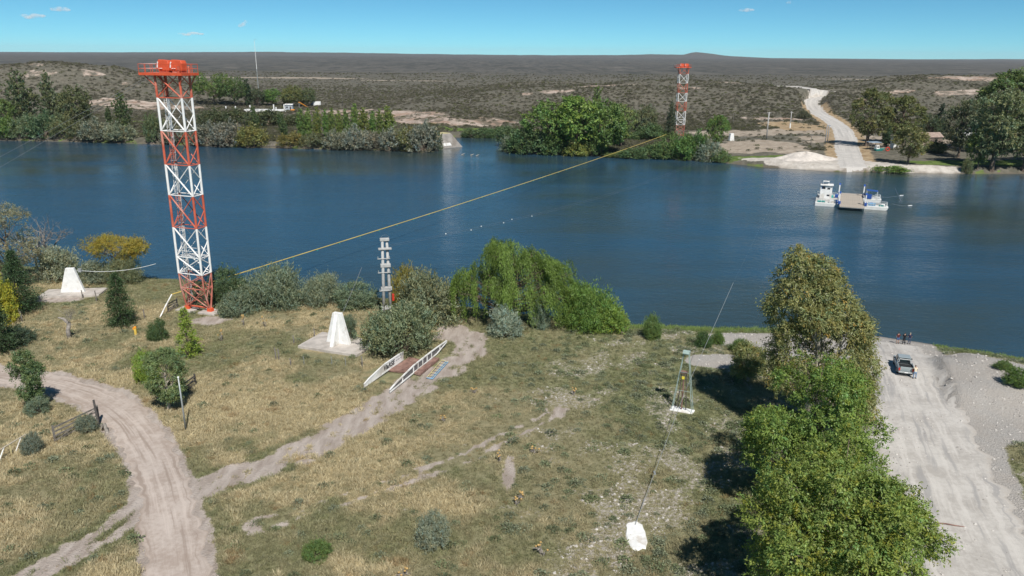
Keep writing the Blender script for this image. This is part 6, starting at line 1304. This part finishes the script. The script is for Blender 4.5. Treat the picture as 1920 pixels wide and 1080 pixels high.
hut('shed', 'low dark-roofed shed in the shade of the grove', 1738, 268, (11, 6, 2.8), .15, simple('brown_wall', (.20, .16, .13), .9, .15), M['redbrown'], .32, cat='house')
hut('cottage', 'white cottage half hidden in the right grove', 1808, 262, (9, 6, 4.2), .1, M['house'], M['steel'], .2, cat='house')
sh_ = thing('picnic_shelter', 'small post shelter with pale blue roof left of the boat', 'shelter', gp(1637, 280), .2)
for a in (-2, 2):
    for b in (-1.4, 1.4): MB().bar((a, b, -.2), (a, b, 3.0), .1).build('post', M['wood'], sh_)
MB().box((0, 0, 3.1), (5, 3.6, .14)).build('roof', simple('pale_blue_sheet', (.34, .44, .55), .5, .1), sh_); MB().box((0, -1.0, .8), (3.2, .9, .1)).build('table', M['wood'], sh_)
# park behind the poplars: wall, hut, slide, van
a, b = gp(458, 210), gp(536, 210); L = (b - a).length
wl2 = thing('white_wall', 'long low white wall with posts above the poplars', 'wall', (a.x, a.y, a.z), math.atan2(b.y - a.y, b.x - a.x))
pn_ = MB().box((0, 0, 0), (L / 10 - .1, .3, 2.0)).mesh('wall_panel', M['white'])
for i in range(10): o = link(bpy.data.objects.new('wall_panel', pn_), wl2); o.location = ((i + .5) * L / 10, 0, .8 + .02 * (i % 2))
for x in (L * .72, L * .97): MB().box((x, -.3, 2.3), (.7, .4, 4.8)).build('pillar', M['white'], wl2)
for i in range(4): MB().box((L * (.2 + .12 * i), -.17, 1.2), (L * .06, .06, .35)).build('opening', M['glass'], wl2)
hut('grey_hut', 'small grey hut right of the white wall', 543, 207, (4.6, 4, 3.6), .1, simple('grey_sheet', (.42, .46, .50), .6, .1), M['white'], .1)
q = gp(569, 201); sl = thing('slide', 'orange playground slide under the olive tree', 'slide', q, .2)
MB().prism([(-3.2, 3.4), (-2.4, 3.4), (2.4, .4), (3.4, .4), (3.4, .15), (2.3, .15), (-2.5, 3.1), (-3.2, 3.1)], -.5, .5).build('chute', M['orange2'], sl)
for x in (-3.0, -2.5):
    for y in (-.5, .5): MB().bar((x, y, -.1), (x, y, 3.1), .07).build('leg', M['steel'], sl)
q = gp(548, 207); o = MB().prism([(-1.4, -.1), (1.4, -.1), (1.4, .7), (.9, 1.3), (-.9, 1.3), (-1.4, .7)], -.8, .8).build('orange_tank', M['orange2'], bevel=.15); o.location = gp(549, 209); tag(o, 'small orange tank beside the grey hut', 'tank')
q = gp(595, 199); vn = thing('white_van', 'white box van parked right of the park trees', 'van', q, R(5))
MB().prism([(-2.6, .5), (2.4, .5), (2.5, 2.9), (2.2, 3.1), (-2.3, 3.1), (-2.6, 2.9)], -1.1, 1.1).build('box_body', M['white'], vn, bevel=.06); MB().prism([(-4.3, .5), (-2.65, .5), (-2.65, 2.4), (-3.4, 2.4), (-4.1, 1.5), (-4.3, 1.3)], -1.05, 1.05).build('cab', simple('dark_cab', (.08, .09, .12), .3, .05), vn, bevel=.05)
for x in (-3.5, 1.5):
    for y in (-1, 1): MB().bar((x, y * .85, .45), (x, y * 1.12, .45), .45, None, 12).build('wheel', M['black'], vn)
for k, (px, py) in enumerate([(424, 205), (442, 205), (469, 203), (518, 207)]):
    q = gp(px, py); o = MB().box((0, 0, .9), (.7, .7, 2.1)).build('white_bollard', M['white'], bevel=.04); o.location = q; tag(o, ['white marker post left of the white wall, leftmost', 'white marker post left of the white wall, second', 'white marker post just behind the white wall', 'white marker post between the wall and the grey hut'][k], 'marker post', 'white marker posts')
# far bank driftwood heaps
for k, (px, py, w) in enumerate([(22, 261, 40), (100, 262, 60), (520, 276, 44), (1200, 297, 90)]):
    q = gp(px, py); mp = m_per_px(q); o = MB(); gg = np.random.default_rng(k)
    for _ in range(46): x = gg.uniform(-.5, .5) * w * mp; a = Vector((x, gg.normal(.4, .5), gg.uniform(-.2, .8))); d = Vector((gg.normal(0, 1), gg.normal(-.2, .3), gg.uniform(-.1, .8))).normalized() * gg.uniform(1.0, 3.2); o.bar(a, a + d, .08, .03, 4)
    b_o = o.build('driftwood_heap', M['deadwood']); b_o.location = q; tag(b_o, ['grey driftwood at the far shore near the left edge', 'grey driftwood below the silvery poplars', 'grey driftwood below the wind-bent poplars', 'grey brushwood line at the far shore left of the far tower'][k], 'driftwood')
# ------------------------------------------------------------------ clouds
def cloud(px, py, w, h, dist, seed, lab):
    d = ray(px, py).normalized(); c = Vector((0, 0, CAMZ)) + d * dist; s = dist / FPX; me = bpy.data.meshes.new('cloud'); bm = bmesh.new(); gg = np.random.default_rng(seed)
    for k in range(5):
        u = (k - 2) / 2.4; r_ = (1 - .5 * abs(u)) * h * s * .5
        bmesh.ops.create_icosphere(bm, subdivisions=2, radius=1, matrix=Matrix.Translation((u * w * s * .5, gg.normal(0, .1) * w * s, gg.normal(0, .12) * h * s)) @ Matrix.Diagonal((w * s * .26, w * s * .2, r_, 1)))
    bm.to_mesh(me); bm.free(); o = link(bpy.data.objects.new('cloud', me)); o.location = c; me.materials.append(MCLOUD); tag(o, lab, 'cloud', 'small clouds')
t = NT('cloud_vapour'); pv = t.n('ShaderNodeVolumePrincipled'); pv.inputs['Color'].default_value = (1, 1, 1, 1); pv.inputs['Anisotropy'].default_value = -.2
t.put(pv.inputs['Density'], t.math('MULTIPLY', t.rng(t.noise(t.coord(), .012, 3), .42, .62), .02)); t.t.links.new(pv.outputs[0], t.out.inputs['Volume']); MCLOUD = t.m
for k, (px, py, w, h, lab) in enumerate([(112, 17, 26, 8, 'small white cloud, second from the left edge'), (60, 30, 30, 8, 'small white cloud, closest to the left edge'), (358, 63, 34, 5, 'flat low white cloud right of the near tower head'), (455, 45, 14, 9, 'small puff of cloud left of the radio mast tip'), (1399, 19, 20, 7, 'small white cloud above the far tower'), (1480, 3, 8, 7, 'tiny cloud at the top edge on the right')]):
    cloud(px, py, w, h, 11000, k, lab)
grow_grass(); grow_scrub()
# ------------------------------------------------------------------ the air over the plain
t = NT('thin_haze'); pv = t.n('ShaderNodeVolumePrincipled'); pv.inputs['Color'].default_value = (.80, .88, 1.0, 1); pv.inputs['Density'].default_value = 2.8e-5; pv.inputs['Anisotropy'].default_value = 0.0
t.t.links.new(pv.outputs[0], t.out.inputs['Volume'])
hzb = MB().box((0, 8000, 77), (36000, 17600, 176)).build('haze', t.m); tag(hzb, 'thin pale blue haze over the plain towards the horizon', 'haze', kind='stuff')
